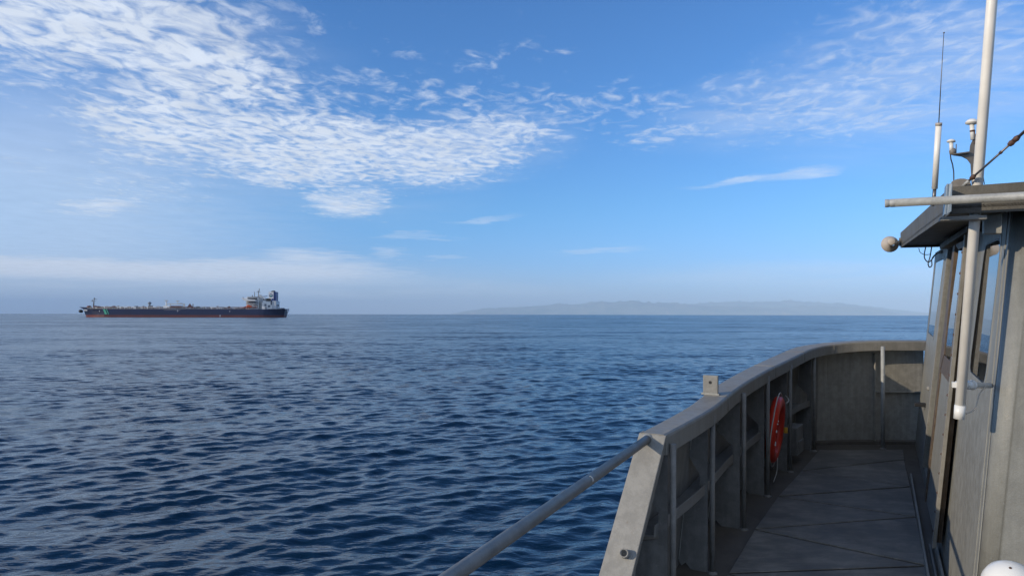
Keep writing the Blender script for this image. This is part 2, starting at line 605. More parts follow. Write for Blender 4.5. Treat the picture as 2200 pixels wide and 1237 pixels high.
# ------------------------------------------------------------------ the sea
def build_sea():
    rng = np.random.default_rng(7)
    r1 = np.concatenate([np.exp(np.arange(math.log(4.0), math.log(125), .0042)), np.exp(np.arange(math.log(125), math.log(420), .0085))])
    r2 = np.exp(np.arange(math.log(420), math.log(16500), .03))[1:]
    r = np.concatenate([r1, r2])
    front = np.radians(np.linspace(-43, 43, 620))
    side = np.radians(np.linspace(43, 317, 110))[1:-1]
    th = np.concatenate([front, side])
    nr, nt = len(r), len(th)
    R, T = np.meshgrid(r, th, indexing='ij')
    x = (R * np.sin(T)).astype(np.float64)
    y = (R * np.cos(T)).astype(np.float64)
    dr = np.gradient(r)
    dth = np.gradient(th)
    dth[:] = np.where(np.arange(nt) < 620, np.radians(86 / 620), np.radians(2.5))
    res = np.maximum(dr[:, None], R * dth[None, :] * .8)          # local mesh spacing
    zz = np.zeros_like(x)
    dx = np.zeros_like(x)
    dy = np.zeros_like(x)
    lost = np.zeros_like(x)
    tot = 0.0
    lam = np.concatenate([np.exp(rng.uniform(math.log(.20), math.log(1.7), 120)), np.exp(rng.uniform(math.log(1.7), math.log(12.0), 26))])
    lam.sort()
    main = math.radians(150)          # direction the waves travel, clockwise from +Y
    for L in lam:
        spread = .42 if L > 2 else .60
        d = main + rng.normal(0, spread)
        k = 2 * math.pi / L
        # slope of each component; gentle chop with a little swell
        s = .0205 * (1.0 if L < 1.1 else (1.1 / L) ** .8) * ((L / .45) ** .8 if L < .45 else 1.0)
        A = s / k
        ph = rng.uniform(0, 2 * math.pi)
        wgt = np.clip((L / res - 2.3) / 2.2, 0, 1)
        kx, ky = k * math.sin(d), k * math.cos(d)
        # patchiness: gusts and slicks
        arg = kx * x + ky * y + ph
        c, sn = np.cos(arg), np.sin(arg)
        zz += A * wgt * c
        q = .75 * A * wgt * sn
        dx -= q * math.sin(d)
        dy -= q * math.cos(d)
        lost += (s * s) * (1 - wgt)
        tot += s * s
    lost = np.sqrt(lost / tot)
    gust = .80 + .36 * np.sin(x * .031 + 1.1 + .6 * np.sin(y * .017)) * np.sin(y * .023 + x * .011 + .4)
    gust = np.where(R < 500, gust, .8)
    zz *= gust
    zz -= R * R / (2 * 6371000.0)            # the earth's curve: the horizon stands at 7 km
    co = np.stack([x + dx * gust, y + dy * gust, zz], -1).reshape(-1, 3)
    idx = np.arange(nr * nt).reshape(nr, nt)
    a = idx[:-1, :]
    b = np.roll(idx, -1, 1)[:-1, :]
    c = np.roll(idx, -1, 1)[1:, :]
    d = idx[1:, :]
    quads = np.stack([a, d, c, b], -1).reshape(-1, 4)
    # centre fill
    nv = len(co)
    co = np.vstack([co, [[0, 0, -.3]]])
    tri = np.stack([np.full(nt, nv), idx[0, :], np.roll(idx[0, :], -1)], -1)
    me = bpy.data.meshes.new('sea')
    me.vertices.add(len(co))
    me.vertices.foreach_set('co', co.astype(np.float32).ravel())
    nq, ntr = len(quads), len(tri)
    me.loops.add(nq * 4 + ntr * 3)
    me.loops.foreach_set('vertex_index', np.concatenate([quads.ravel(), tri.ravel()]).astype(np.int32))
    me.polygons.add(nq + ntr)
    me.polygons.foreach_set('loop_start', np.concatenate([np.arange(nq) * 4, nq * 4 + np.arange(ntr) * 3]).astype(np.int32))
    me.polygons.foreach_set('use_smooth', np.ones(nq + ntr, bool))
    me.update(calc_edges=True)
    att = me.attributes.new('unresolved', 'FLOAT', 'POINT')
    att.data.foreach_set('value', np.concatenate([lost.ravel(), [0]]).astype(np.float32))
    # be sure the normals point up
    ob = bpy.data.objects.new('sea', me)
    COL.objects.link(ob)
    if me.polygons[nq // 2].normal.z < 0:
        me.flip_normals()
    tag(ob, kind='structure')

    m, t, b = new_mat('sea_water')
    me.materials.append(m)
    b.inputs['Base Color'].default_value = (.0007, .0120, .029, 1)
    b.inputs['Roughness'].default_value = .06
    b.inputs['IOR'].default_value = 1.333
    g = t.n.new('ShaderNodeNewGeometry')
    pos = g.outputs['Position']
    at = t.n.new('ShaderNodeAttribute')
    at.attribute_name = 'unresolved'
    lostf = at.outputs['Fac']
    # ripples: small waves too fine for the mesh, as bump
    p1 = t.mapping(pos, rot=(0, 0, math.radians(-28)), scale=(1, 2.1, 1))
    rip = t.noise(p1, 2.6, 3, .5, .4)
    bp = t.n.new('ShaderNodeBump')
    bp.inputs['Strength'].default_value = 1.0
    bp.inputs['Distance'].default_value = .022
    t.put(bp.inputs['Height'], rip)
    # slope field for waves that the mesh no longer carries, at its own world scale
    p2 = t.mapping(pos, rot=(0, 0, math.radians(-28)), scale=(.5, 1.0, 1))
    s1 = t.vmath('SUBTRACT', t.noise(p2, 1.3, 7, .72, color=True), (.5, .5, .5))
    s2 = t.vmath('SUBTRACT', t.noise(t.mapping(p2, (31, 7, 0)), .085, 4, .6, color=True), (.5, .5, .5))
    s = t.vmath('ADD', t.vmath('SCALE', s1, s=1.0), t.vmath('SCALE', s2, s=.45))
    s = t.vmath('MULTIPLY', s, (1, 1, 0))
    patch = t.ramp(t.noise(t.mapping(pos, scale=(.35, 1, 1)), .012, 4, .6), .35, .65, .75, 1.2, False)
    s = t.vmath('SCALE', s, s=t.math('MULTIPLY', t.math('MULTIPLY', lostf, patch), 2.0))
    nn = t.vmath('NORMALIZE', t.vmath('ADD', bp.outputs[0], s))
    t.l.new(nn, b.inputs['Normal'])
    t.put(b.inputs['Roughness'], t.math('MULTIPLY', t.ramp(lostf, 0, 1, .035, .22, False), t.ramp(patch, .75, 1.2, .88, 1.1, False)))
    return ob


build_sea()


# ------------------------------------------------------------------ island on the horizon
def build_island(name, prof, dist, depth, seed, y_base=676.2):
    """prof: (px, py of the ridge line)"""
    pts = [px_dir(px, py) for px, py in prof]
    a = np.array([p[0] for p in pts])
    h = np.array([p[1] for p in pts]) * dist + HC + dist ** 2 * (1 + a ** 2) / (2 * 6371000.0)
    n, mrows = 460, 34
    us = np.linspace(a[0], a[-1], n)
    hs = np.interp(us, a, h)
    vs, fs = [], []
    for j in range(mrows):
        v = j / (mrows - 1)                     # 0 shore, 1 back
        for i, u in enumerate(us):
            ridge = math.sin(min(v / .55, 1) * math.pi / 2) if v < .55 else math.cos((v - .55) / .45 * math.pi / 2)
            x0 = u * dist
            y0 = dist + (v - .55) * depth
            nz = mnoise.fractal(Vector((x0 * .0009 + seed, y0 * .0009, 0)), 1.0, 2.1, 5)
            gul = 1 - abs(mnoise.noise(Vector((x0 * .0022 + seed * 3, y0 * .0006, 4))))
            k = .74 + .34 * gul + .16 * nz
            if v < .55:
                k = k * (1 - v / .55) * .9 + 1.0 * (v / .55) * (1 + .05 * nz)
            z = max(hs[i], 0) * ridge * k - 3 - (x0 * x0 + y0 * y0) / (2 * 6371000.0)
            vs.append((x0 + nz * 60, y0 + nz * 120, z))
    for j in range(mrows - 1):
        for i in range(n - 1):
            fs.append([j * n + i, j * n + i + 1, (j + 1) * n + i + 1, (j + 1) * n + i])
    mb = MB().add(vs, fs, True)
    m, t, b = new_mat(name + '_hazed_rock')
    g = t.n.new('ShaderNodeNewGeometry')
    v = t.noise(g.outputs['Position'], .0011, 6, .65)
    col = t.mix(t.ramp(v, .4, .6), (.17, .25, .24, 1), (.27, .32, .29, 1))  # bluish, lightened rock tones put part of the haze into the colour
    cl = t.ramp(t.noise(t.mapping(g.outputs['Position'], scale=(1, .2, .3)), .002, 5, .6), .60, .68)
    z = t.n.new('ShaderNodeSeparateXYZ')
    t.l.new(g.outputs['Position'], z.inputs[0])
    cl = t.math('MULTIPLY', cl, t.ramp(z.outputs[2], 220, 60))
    col = t.mix(cl, col, (.42, .38, .32, 1))
    t.put(b.inputs['Base Color'], col)
    b.inputs['Roughness'].default_value = .95
    return single(name, mb, m, (0, dist, 0), None, None, kind='structure', frame=Matrix.Identity(4))


build_island('island', [(960, 676.5), (985, 671), (1010, 667), (1045, 663), (1080, 662), (1140, 658),
                        (1190, 654), (1230, 654), (1262, 650), (1293, 646.5), (1312, 649), (1360, 646.5), (1378, 650), (1440, 653),
                        (1490, 655), (1520, 657), (1545, 656), (1590, 658), (1650, 661), (1690, 660), (1730, 658), (1790, 657.5),
                        (1830, 659), (1870, 662), (1900, 668), (1925, 674), (1940, 676.5)], 35000, 4200, 3.1)
build_island('headland', [(1935, 676.8), (1955, 673), (1972, 669.5), (1985, 672), (2010, 672), (2040, 669), (2090, 664), (2150, 660), (2210, 662), (2330, 668), (2400, 677)], 36500, 3600, 8.3)
build_island('far_ridge', [(1300, 676.5), (1420, 662), (1500, 652), (1560, 648), (1640, 648.5), (1700, 646), (1760, 650), (1830, 654), (1880, 660), (1990, 672), (2040, 676.8)], 41000, 4000, 5.7)


# ------------------------------------------------------------------ haze
def build_haze():
    S = 94000.0
    mb = MB().prism([(-S / 2, -S / 2, -190), (S / 2, -S / 2, -190), (S / 2, S / 2, -190), (-S / 2, S / 2, -190)], (0, 0, 1000))
    m = bpy.data.materials.new('thin_sea_haze')
    m.use_nodes = True
    m.node_tree.nodes.clear()
    o = m.node_tree.nodes.new('ShaderNodeOutputMaterial')
    v = m.node_tree.nodes.new('ShaderNodeVolumePrincipled')
    v.inputs['Color'].default_value = (.58, .78, 1.0, 1)
    v.inputs['Density'].default_value = HAZE
    v.inputs['Anisotropy'].default_value = -.3
    m.node_tree.links.new(v.outputs[0], o.inputs['Volume'])
    ob = single('haze', mb, m, (0, 0, 0), None, None, kind='stuff', frame=Matrix.Identity(4))
    return ob


HAZE = 3.8e-5
build_haze()


# ------------------------------------------------------------------ the tanker
def build_tanker():
    dist_along = 830.0
    losa = math.atan2(400 - 1100, F)
    l = Vector((math.sin(losa), math.cos(losa), 0))
    left = Vector((-l.y, l.x, 0))
    ang = math.radians(14)
    fore = (left * math.cos(ang) + l * math.sin(ang)).normalized()      # towards the bow
    port = Vector((-fore.y, fore.x, 0))                                # away from... checked below
    if port.dot(l) > 0:
        port = -port                                                   # side facing the camera
    mid = l * dist_along

    def pxof(p):
        return 1100 + F * p.x / p.y
    # length and centre such that the ends fall at 181 and 624
    t0 = t1 = 0.0
    bow_px, stern_px = 184.0, 615.0

    def solve(target):
        lo, hi = -600.0, 600.0
        for _ in range(60):
            m_ = (lo + hi) / 2
            if pxof(mid + fore * m_) < target:
                hi = m_
            else:
                lo = m_
        return (lo + hi) / 2
    tb, ts = solve(bow_px), solve(stern_px)
    L = tb - ts
    stern = mid + fore * ts
    stern.z = 0
    FR = Matrix.Identity(4)
    FR.col[0][:3] = fore
    FR.col[1][:3] = port
    FR.col[2][:3] = (0, 0, 1)
    FR.col[3][:3] = stern
    # local: x from stern (0) to bow (L), y = +port side towards the camera, z up
    U = lambda px: solve(px) - ts
    pm = mid.y and (mid.y / F)                                         # metres per pixel, about
    Zp = lambda py: (680.2 - py) * pm
    B = 21.0                                                           # half beam
    body = Thing('oil_tanker', (L / 2, 0, 0), 'long dark blue oil tanker with red waterline and white superstructure on the sea', 'ship', frame=FR)

    navy = plain('navy_hull_paint', (.018, .026, .075), .45, 0, .15, .05)
    redp = plain('antifouling_red', (.16, .04, .028), .6, 0, .25, .06)
    wht = plain('ship_white', (.86, .86, .84), .5, 0, .06, .3)
    wsh = plain('ship_light_grey', (.58, .61, .63), .5, 0, .08, .3)
    dk = plain('deck_brown_red', (.13, .045, .035), .7, 0, .3, .2)
    grn = plain('stripe_green', (.12, .55, .34), .5)
    org = plain('lifeboat_orange', (.62, .10, .03), .5)
    gry = plain('mast_grey', (.17, .19, .22), .5)
    wnd = plain('dark_ship_glass', (.02, .03, .045), .2)
    blu = plain('funnel_blue', (.02, .045, .19), .45)
    blk = plain('soot_black', (.02, .02, .022), .7)

    # hull sections: (x from stern, half breadth at deck, at waterline, deck z)
    deckz = Zp(663.4)
    foc = Zp(660.2)
    red = Zp(675.7)
    bo = L
    secs = []
    for i in range(41):
        u = i / 40
        x = u * bo
        if u > .86:
            k = (u - .86) / .14
            hb = B * (1 - k ** 2.2) ** .5 if k < 1 else 0
            hw = B * max(0, 1 - k ** 1.7)
        elif u < .12:
            k = 1 - u / .12
            hb = B * (1 - .16 * k ** 2)
            hw = B * (1 - .48 * k ** 1.6)
        else:
            hb = hw = B
        dz = deckz
        if u > .93:
            dz = deckz + (foc - deckz) * min(1, (u - .93) / .03)
        elif u < .10:
            dz = deckz + .6
        secs.append((x, max(hb, .4), max(hw, .3), dz))

    def ring(x, hb, hw, dz, zlo, zhi, rake=True):
        pts = []
        zs = [zlo + (zhi - zlo) * q / 4 for q in range(5)]
        for z in zs:
            f = max(0, min(1, z / dz))
            hbz = hw + (hb - hw) * f ** 1.3
            xx = x
            if rake and x > L * .9:
                xx = x + (z - 3.0) * .38 * ((x - L * .9) / (L * .1)) ** 2
            if x < L * .02:
                xx = x - (z - 4) * .22 * (1 - x / (L * .02))
            pts.append(Vector((xx, hbz, z)))
        full = pts + [Vector((p.x, -p.y, p.z)) for p in pts[::-1]]
        return full
    mb = MB().sweep([ring(s[0], s[1], s[2], s[3], red, s[3]) for s in secs], True, False)
    body.part('hull', mb, navy)
    mb = MB().sweep([ring(s[0], s[1], s[2], s[3], -1.5, red - .02) for s in secs], True, False)
    body.part('boot_topping', mb, redp)
    # bulwark lip of the bow and the flared anchor
    mb = MB().lathe((U(178), B * .20, Zp(668.0)), (-.2, 0, 1), [(0, -1.8), (1.6, -1.5), (2.1, 0), (1.6, 1.2), (0, 1.6)], 10)
    body.part('anchor', mb, blk)
    mb = MB().prism([(U(184), 1.5, foc - 1.4), (U(176.5), 1.5, foc + .2), (U(186), 1.5, foc + .2), (U(196), 1.5, foc - .4)], (0, 6, 0))
    body.part('bow_bulwark', mb, navy)

    def side_quad(pa, pb, pc, pd_, off=.12, thick=.12, y=None):
        yy = (B if y is None else y) + off
        return MB().prism([(U(p[0]), yy, Zp(p[1])) for p in (pa, pb, pc, pd_)], (0, thick, 0))
    # two green slanted stripes
    body.part('green_stripe', side_quad((238.5, 664), (242.5, 664), (247.3, 674.4), (242.3, 674.4)), grn)
    body.part('green_stripe', side_quad((245.0, 664), (246.6, 664), (251.2, 674.4), (249.4, 674.4)), grn)
    # name on the bow: a row of small pale characters, too far to read
    nm = MB()
    for i in range(9):
        cx = U(184.5 + i * 1.55)
        u = cx / L
        k = max(0, (u - .86) / .14)
        z = Zp(666.2)
        hb = B * max(.0, 1 - k ** 2.2) ** .5
        hw = B * max(0, 1 - k ** 1.7)
        y = hw + (hb - hw) * (z / deckz) ** 1.3 + .25
        nm.box((cx, y, z), 1.25, .2, 1.5)
    split_parts(body, 'bow_character', nm, wht)
    body.part('draught_mark', side_quad((230.6, 666.8), (231.8, 666.8), (231.8, 669.2), (230.6, 669.2)), wht)
    body.part('draught_mark', side_quad((482.2, 675.4), (483.4, 675.4), (483.4, 679.0), (482.2, 679.0)), wht)
    body.part('draught_mark', side_quad((502.2, 666.6), (503.4, 666.6), (503.2, 669.2), (502.4, 669.2)), wht)
    body.part('draught_mark', side_quad((393.4, 665.2), (395.0, 665.2), (394.6, 669.2), (393.8, 669.2)), wht)
    for i in range(8):
        p = 367 + i * 4.4
        body.part('fairlead', side_quad((p, 665.0), (p + 1.0, 665.0), (p + 1.0, 666.0), (p, 666.0)), wht)
    # name on the stern transom in small pale characters
    nm = MB()
    for i in range(7):
        nm.box((-2.2, -9 + i * 3.0, Zp(665.6)), .3, 1.9, 1.3)
    for i in range(3):
        nm.box((-2.0, -3 + i * 3.0, Zp(668.6)), .3, 1.6, 1.0)
    split_parts(body, 'stern_character', nm, wht)

    # railing along the deck edge
    rl = MB()
    for z in (1.0, 0.15):
        rl.tube([(U(610), B - .4, deckz + 1.1 * z + .1), (U(205), B - .4, deckz + 1.1 * z + .1)], .07, 5)
    for i in range(120):
        x = U(610) + (U(205) - U(610)) * i / 119
        rl.box((x, B - .4, deckz + .6), .12, .12, 1.2)
    body.part('deck_railing', rl, wsh, kind='stuff')
    # long catwalk with pipes on legs along the deck
    cw = MB()
    cwl = MB()
    top = Zp(658.7)
    cw.box(((U(526) + U(215)) / 2, 5, top - .25), U(215) - U(526), 1.8, .5)
    for i in range(44):
        x = U(526) + (U(215) - U(526)) * i / 43
        cwl.box((x, 5.6, (top + deckz) / 2), .5, .5, top - deckz - .4)
    cwk = body.part('catwalk', cw, dk)
    split_parts(body, 'catwalk_leg', cwl, dk, parent=cwk)
    pipes = MB()
    for q, (yy, zz_) in enumerate(((9, 1.2), (11, 1.2), (13, 1.0), (3, 2.2))):
        pipes.tube([(U(528), yy, deckz + zz_), (U(214), yy, deckz + zz_)], .45, 6)
    split_parts(body, 'cargo_pipe', pipes, wsh)
    rnd = random.Random(5)
    for i in range(26):
        p = 225 + i * 11.5 + rnd.uniform(-3, 3)
        if 355 < p < 420:
            continue
        hh = rnd.uniform(1.0, 3.1)
        mt = rnd.choice([wsh, wht, wht, gry, dk])
        x = U(p)
        mb = MB().box((x, B - 5 - rnd.uniform(0, 3), deckz + hh / 2), rnd.uniform(1.5, 6), 2.0, hh)
        body.part('deck_fitting', mb, mt)
    vv = MB()
    for i in range(130):
        p = 212 + i * 2.4 + rnd.uniform(-.8, .8)
        hh = rnd.uniform(.8, 2.4)
        vv.box((U(p), B - 2.0 - rnd.uniform(0, 4), deckz + hh / 2), rnd.uniform(.4, 1.6), .8, hh)
    body.part('deck_clutter', vv, plain('clutter_grey', (.20, .15, .14), .6, 0, .8, .25), kind='stuff')
    # forecastle: winches and foremast
    for p, rr, mt in ((193.5, 1.9, dk), (207.0, 1.8, dk), (213, 1.5, dk), (232.5, 1.5, gry), (247, 1.8, dk)):
        mb = MB().lathe((U(p), 2, foc - .1), (0, 0, 1), [(rr * 1.3, 0), (rr * 1.2, rr * .5), (rr * .7, rr * .95), (0, rr * 1.0)], 10)
        body.part('mooring_winch', mb, mt)
    fm = MB()
    x = U(201.6)
    fm.tube([(x, 0, foc - 1), (x, 0, Zp(650)), (x - .4, 0, Zp(639.5))], [.75, .6, .3], 8)
    fm.box((x, 0, Zp(647.2)), 4.4, 1.2, .35)
    fm.box((x + 1.4, 0, Zp(646.2)), .5, 1.0, 1.6)
    fm.box((x - 1.5, 0, Zp(643.2)), 3.6, 1.0, .35)
    fm.box((x - 1.0, 0, Zp(642.2)), .5, .8, 1.5)
    body.part('foremast', fm, gry)
    # ventilation posts
    for p, t_, wdt in ((257, 656.5, .4), (311, 656.6, .4), (324.3, 650.4, .9), (469.5, 656.0, .3)):
        mb = MB().tube([(U(p), 4, deckz), (U(p), 4, Zp(t_))], wdt, 6)
        if p > 320 and p < 330:
            mb.lathe((U(p), 4, Zp(653)), (0, 0, 1), [(0, 0), (1.6, .2), (1.8, 1.4), (.6, 2.4), (0, 2.6)], 8)
            mb.box((U(326.5), 4, Zp(657.4)), 4, 2, 1.6)
        else:
            mb.box((U(p), 4, Zp(t_ + 1.0)), 3, .5, .3)
        body.part('vent_post', mb, gry)
    # hose crane amidships with king posts
    kp = MB()
    kp.tube([(U(359.6), 3, deckz), (U(359.6), 3, Zp(645.5))], .75, 8)
    kp.box((U(359.6), 3, Zp(645.2)), 3.2, 1.6, 1.0)
    body.part('king_post', kp, wsh)
    kp = MB()
    kp.tube([(U(383.5), 3, Zp(652)), (U(383.5), 3, Zp(646.3))], .4, 8)
    kp.box((U(383.5), 3, Zp(646.0)), 3.2, 1.2, .9)
    body.part('floodlight_post', kp, wsh)
    cr = MB()
    cr.box(((U(361) + U(398.5)) / 2, 3, Zp(652.1)), U(361) - U(398.5), 1.6, .95)
    cr.box((U(389.5), 3, Zp(651.4)), 3.5, 2, 1.2)
    cr.box((U(397.5), 3, (Zp(651.5) + deckz) / 2), 1.6, 1.8, Zp(651.5) - deckz)
    cr.box((U(368), 3, Zp(654.5)), .9, 1, 3.2)
    body.part('hose_crane', cr, wsh)
    body.part('crane_cabin', MB().box((U(362), 4, (Zp(656.4) + deckz) / 2), 12 * pm, 7, Zp(656.4) - deckz), wht)
    mf = MB()
    mf.box((U(390), B - 7, deckz + 1.8), U(378) - U(402), 6, .8)
    for i in range(9):
        x = U(379 + i * 2.6)
        mf.tube([(x, B - 8, deckz + 3), (x, B - 2, deckz + 3), (x, B - 1.6, deckz + .6)], .45, 6)
    split_parts(body, 'manifold_pipe', mf, dk)
    mb = MB().prism([(U(403), 6, deckz), (U(428), 6, deckz), (U(424), 6, Zp(660)), (U(416), 6, Zp(657)), (U(413.5), 6, Zp(653.6)), (U(410.5), 6, Zp(653.8)), (U(409), 6, Zp(657)), (U(404), 6, Zp(659.5))], (0, 3, 0))
    mb.tube([(U(418.5), 7, Zp(659)), (U(418.5), 7, Zp(652.2))], .4, 6)
    mb.tube([(U(412), 7, Zp(655)), (U(412), 7, Zp(651.2))], .5, 6)
    body.part('midship_derrick', mb, dk)

    # superstructure: forward block with bridge wings
    def block(name, p0, p1, y0, y1, z0, z1, mt, **kw):
        return body.part(name, MB().box(((U(p0) + U(p1)) / 2, (y0 + y1) / 2, (z0 + z1) / 2), abs(U(p0) - U(p1)), abs(y1 - y0), z1 - z0), mt, **kw)
    ga = 0
    acc = block('accommodation', 534.5, 561, -13, 14, deckz, Zp(642.0), wht)
    for r_, zz0 in enumerate((660.2, 656.4, 652.0, 648.2)):
        dkb = MB().box(((U(533.5) + U(562.5)) / 2, .5, Zp(zz0)), U(533.5) - U(562.5), 30, .35)
        body.part('deck_ledge', dkb, wsh, parent=None)
        for i in range(7):
            p = 538 + i * 3.3
            if r_ < 2 and p < 549:
                continue
            f = body.part('window', MB().box((U(p), 14.1, Zp(zz0 - 1.9)), .8, .3, .9), gry, parent=acc)
    # bridge
    br = body.part('bridge', MB().prism([(U(529), 17.5, Zp(642.2)), (U(559), 17.5, Zp(642.2)), (U(559), 17.5, Zp(638.2)), (U(537.5), 17.5, Zp(637.4)), (U(527.2), 17.5, Zp(640.0))], (0, -35, 0)), wht)
    wg = MB().prism([(U(527.6), B + 1, Zp(641.2)), (U(534), B + 1, Zp(645.8)), (U(556), B + 1, Zp(645.8)), (U(556), B + 1, Zp(643.0)), (U(536), B + 1, Zp(641.4)), (U(527.6), B + 1, Zp(638.6))], (0, -2 * B - 2, 0))
    body.part('bridge_wing', wg, wht)
    for i in range(6):
        body.part('window', MB().box((U(541 + i * 3.0), 17.7, Zp(640.4)), 2.6, .4, 1.5), wnd, parent=br)
    body.part('wheelhouse_top', MB().box(((U(537.5) + U(558.5)) / 2, 0, Zp(637.0)), U(537.5) - U(558.5), 33, .7), gry)
    st = MB()
    for a_, b_ in (((541, 646.5), (551, 642.6)), ((551, 646.0), (556, 642.6)), ((548, 652), (560, 656)), ((537, 643), (546, 646.5))):
        st.tube([(U(a_[0]), 15.3, Zp(a_[1])), (U(b_[0]), 15.3, Zp(b_[1]))], .28, 5)
    split_parts(body, 'outside_stair', st, gry)
    # masts on the bridge
    mm = MB()
    x = U(555.2)
    mm.tube([(x, 0, Zp(637)), (x, 0, Zp(624))], [.55, .4], 6)
    mm.prism([(U(552.0), 0, Zp(623.2)), (U(555), 0, Zp(625.8)), (U(557.2), 0, Zp(625.8)), (U(557.8), 0, Zp(617.4)), (U(556.2), 0, Zp(619)), (U(555.4), 0, Zp(623.4))], (0, .6, 0))
    mm.box((U(555), 0, Zp(626.2)), 4.5, 1, .3)
    body.part('radar_mast', mm, gry)
    body.part('aerial', MB().tube([(U(546.8), 0, Zp(637)), (U(546.8), 0, Zp(625))], .35, 6), gry)
    body.part('aerial', MB().tube([(U(542.6), 0, Zp(637)), (U(542.4), 0, Zp(632.5))], .5, 6), gry)
    body.part('aerial', MB().tube([(U(530.4), B, Zp(640)), (U(530.4), B, Zp(637.4))], .3, 6), gry)
    # lifeboat and its platform
    lb = MB().prism([(U(536.4), 16.5, Zp(657.4)), (U(537.6), 16.5, Zp(655)), (U(542), 16.5, Zp(653.9)), (U(546.5), 16.5, Zp(655.6)), (U(548.2), 16.5, Zp(657.0)), (U(547.4), 16.5, Zp(659.4)), (U(537.5), 16.5, Zp(659.0))], (0, 3.4, 0))
    body.part('lifeboat', lb, org, bevel=.5)
    dv = MB()
    for p in (537.6, 543.2):
        dv.box((U(p), 17.5, (deckz + Zp(659)) / 2), .8, .8, Zp(659) - deckz)
    dv.box((U(540.5), 17.5, Zp(659.4)), 17, 2, .5)
    split_parts(body, 'lifeboat_davit', dv, org)
    mb = MB()
    for i in range(7):
        x0 = 522 + i * 2.0
        mb.box((U(x0), 10, deckz + .5 + i * .2), 2.4, 4, 1 + i * .35)
    split_parts(body, 'deck_store', mb, dk)
    # crane between the blocks (slewing provisions crane) and grey casing wall
    cs = MB().prism([(U(561.2), 9, deckz), (U(568.5), 9, deckz), (U(570.5), 9, Zp(650)), (U(569), 9, Zp(639)), (U(565), 9, Zp(634.8)), (U(561.2), 9, Zp(634.8))], (0, -20, 0))
    body.part('stair_tower', cs, wsh)
    pc = MB()
    pc.tube([(U(562.5), 12, Zp(633.6)), (U(569), 12, Zp(635.6)), (U(578.5), 12, Zp(634.6))], .5, 6)
    pc.box((U(563), 12, Zp(634.4)), 3, 2, 2.2)
    pc.tube([(U(562.5), 12, Zp(633.6)), (U(570), 12, Zp(641)), (U(569), 12, Zp(652))], .3, 6)
    body.part('provision_crane', pc, wsh)
    # engine casing and funnel
    ec = block('engine_casing', 567.5, 590, -12, 15, deckz, Zp(648.4), wht)
    block('upper_casing', 570, 588, -10, 13.5, Zp(648.4), Zp(642), wht)
    block('aft_casing', 589.4, 597.6, -12, 15, deckz, Zp(645), wsh)  # pale blue-grey carries the shade on this white block
    for (p, yy, ww, hh, mt) in ((575.3, 654.0, 1.9, 2.2, gry), (571.5, 642.0, 1.6, 1.6, gry), (576, 642.2, 1.6, 1.6, gry), (581.5, 642.5, 4.6, 2.6, blk), (589.5, 643.0, 2.2, 3.0, blu), (587.4, 649.5, 1.1, 4, wnd), (583, 656.5, 2.2, 2.2, gry), (576.0, 660.8, 1.8, 2.4, gry)):
        body.part('casing_opening', MB().box((U(p), 15.2 if yy > 648 else 14.6, Zp(yy)), ww, .5, hh), mt, parent=ec)
    fn = block('funnel', 580.6, 591.2, -7, 12, Zp(644.8), Zp(625.6), wht)
    block('funnel_rear', 591.2, 595.8, -6.5, 11.6, Zp(645.0), Zp(625.3), blu)
    em = MB().tube([(U(585.6), 12.02, Zp(633.2)), (U(585.6), 12.25, Zp(633.2))], 3.6 * pm, 24)
    emb = body.part('funnel_emblem', em, blu)
    em = MB().box((U(585.6), 12.3, Zp(632.4)), 5.4 * pm, .2, 1.7 * pm)
    body.part('emblem_band', em, wht, parent=emb)
    em = MB().tube([(U(585.6), 12.26, Zp(635.0)), (U(585.6), 12.4, Zp(635.0))], 1.2 * pm, 16)
    body.part('emblem_disc', em, grn, parent=emb)
    ft = MB()
    for p, hh in ((585.6, 1.9), (587.4, 3.0), (589.4, 3.3)):
        ft.tube([(U(p), 3, Zp(625.8)), (U(p), 3, Zp(625.8 - hh))], 1.3, 8)
    ft.box((U(588), 3, Zp(625.0)), 6 * pm, 8, 1.3)
    split_parts(body, 'exhaust_pipe', ft, blk)
    body.part('free_fall_ramp', MB().box((U(599), 6, (deckz + Zp(656)) / 2), 3.2 * pm, 8, Zp(656) - deckz), wsh)
    body.part('stern_locker', MB().box((U(598.3), 8, Zp(655)), 3.0, 3, 2.0), gry)
    for p in (604, 608, 612):
        body.part('mooring_bollard', MB().lathe((U(p), 10, deckz + .4), (0, 0, 1), [(1.3, 0), (1.2, 1.0), (0, 1.3)], 8), gry)
    body.part('flagstaff', MB().tube([(U(620.5), 0, deckz), (U(620.5), 0, Zp(659.2))], .25, 6), wht)
    return body


build_tanker()


# ------------------------------------------------------------------ our own boat: deck
INNER = spline([(.735, 3.42, .95), (1.16, 4.12, .962), (1.55, 4.87, .98), (2.02, 5.67, .998), (2.50, 6.44, 1.010), (2.80, 6.90, 1.024),
                (3.03, 7.20, 1.044), (3.24, 7.36, 1.062), (3.5, 7.425, 1.085), (3.81, 7.43, 1.10), (4.36, 7.43, 1.10)], 6)


def tangent(i):
    a, b = INNER[max(i - 1, 0)], INNER[min(i + 1, len(INNER) - 1)]
    t = (b - a)
    t.z = 0
    return t.normalized()


def outward(i):
    t = tangent(i)
    return Vector((-t.y, t.x, 0))


def capw(i):
    return .135 + .06 * min(1, i / 24)


def plating(i, z):
    """line of the hull plating at inner index i and height z (leans outboard towards the deck)"""
    p = INNER[i]
    k = min(1, max(0, (55 - i) / 20)) if i > 35 else 1
    k = max(0, min(1, (46 - i) / 12))
    w_ = capw(i) - .03 + .10 * k * (1 - z / p.z)
    q = p + outward(i) * w_
    return Vector((q.x, q.y, z))


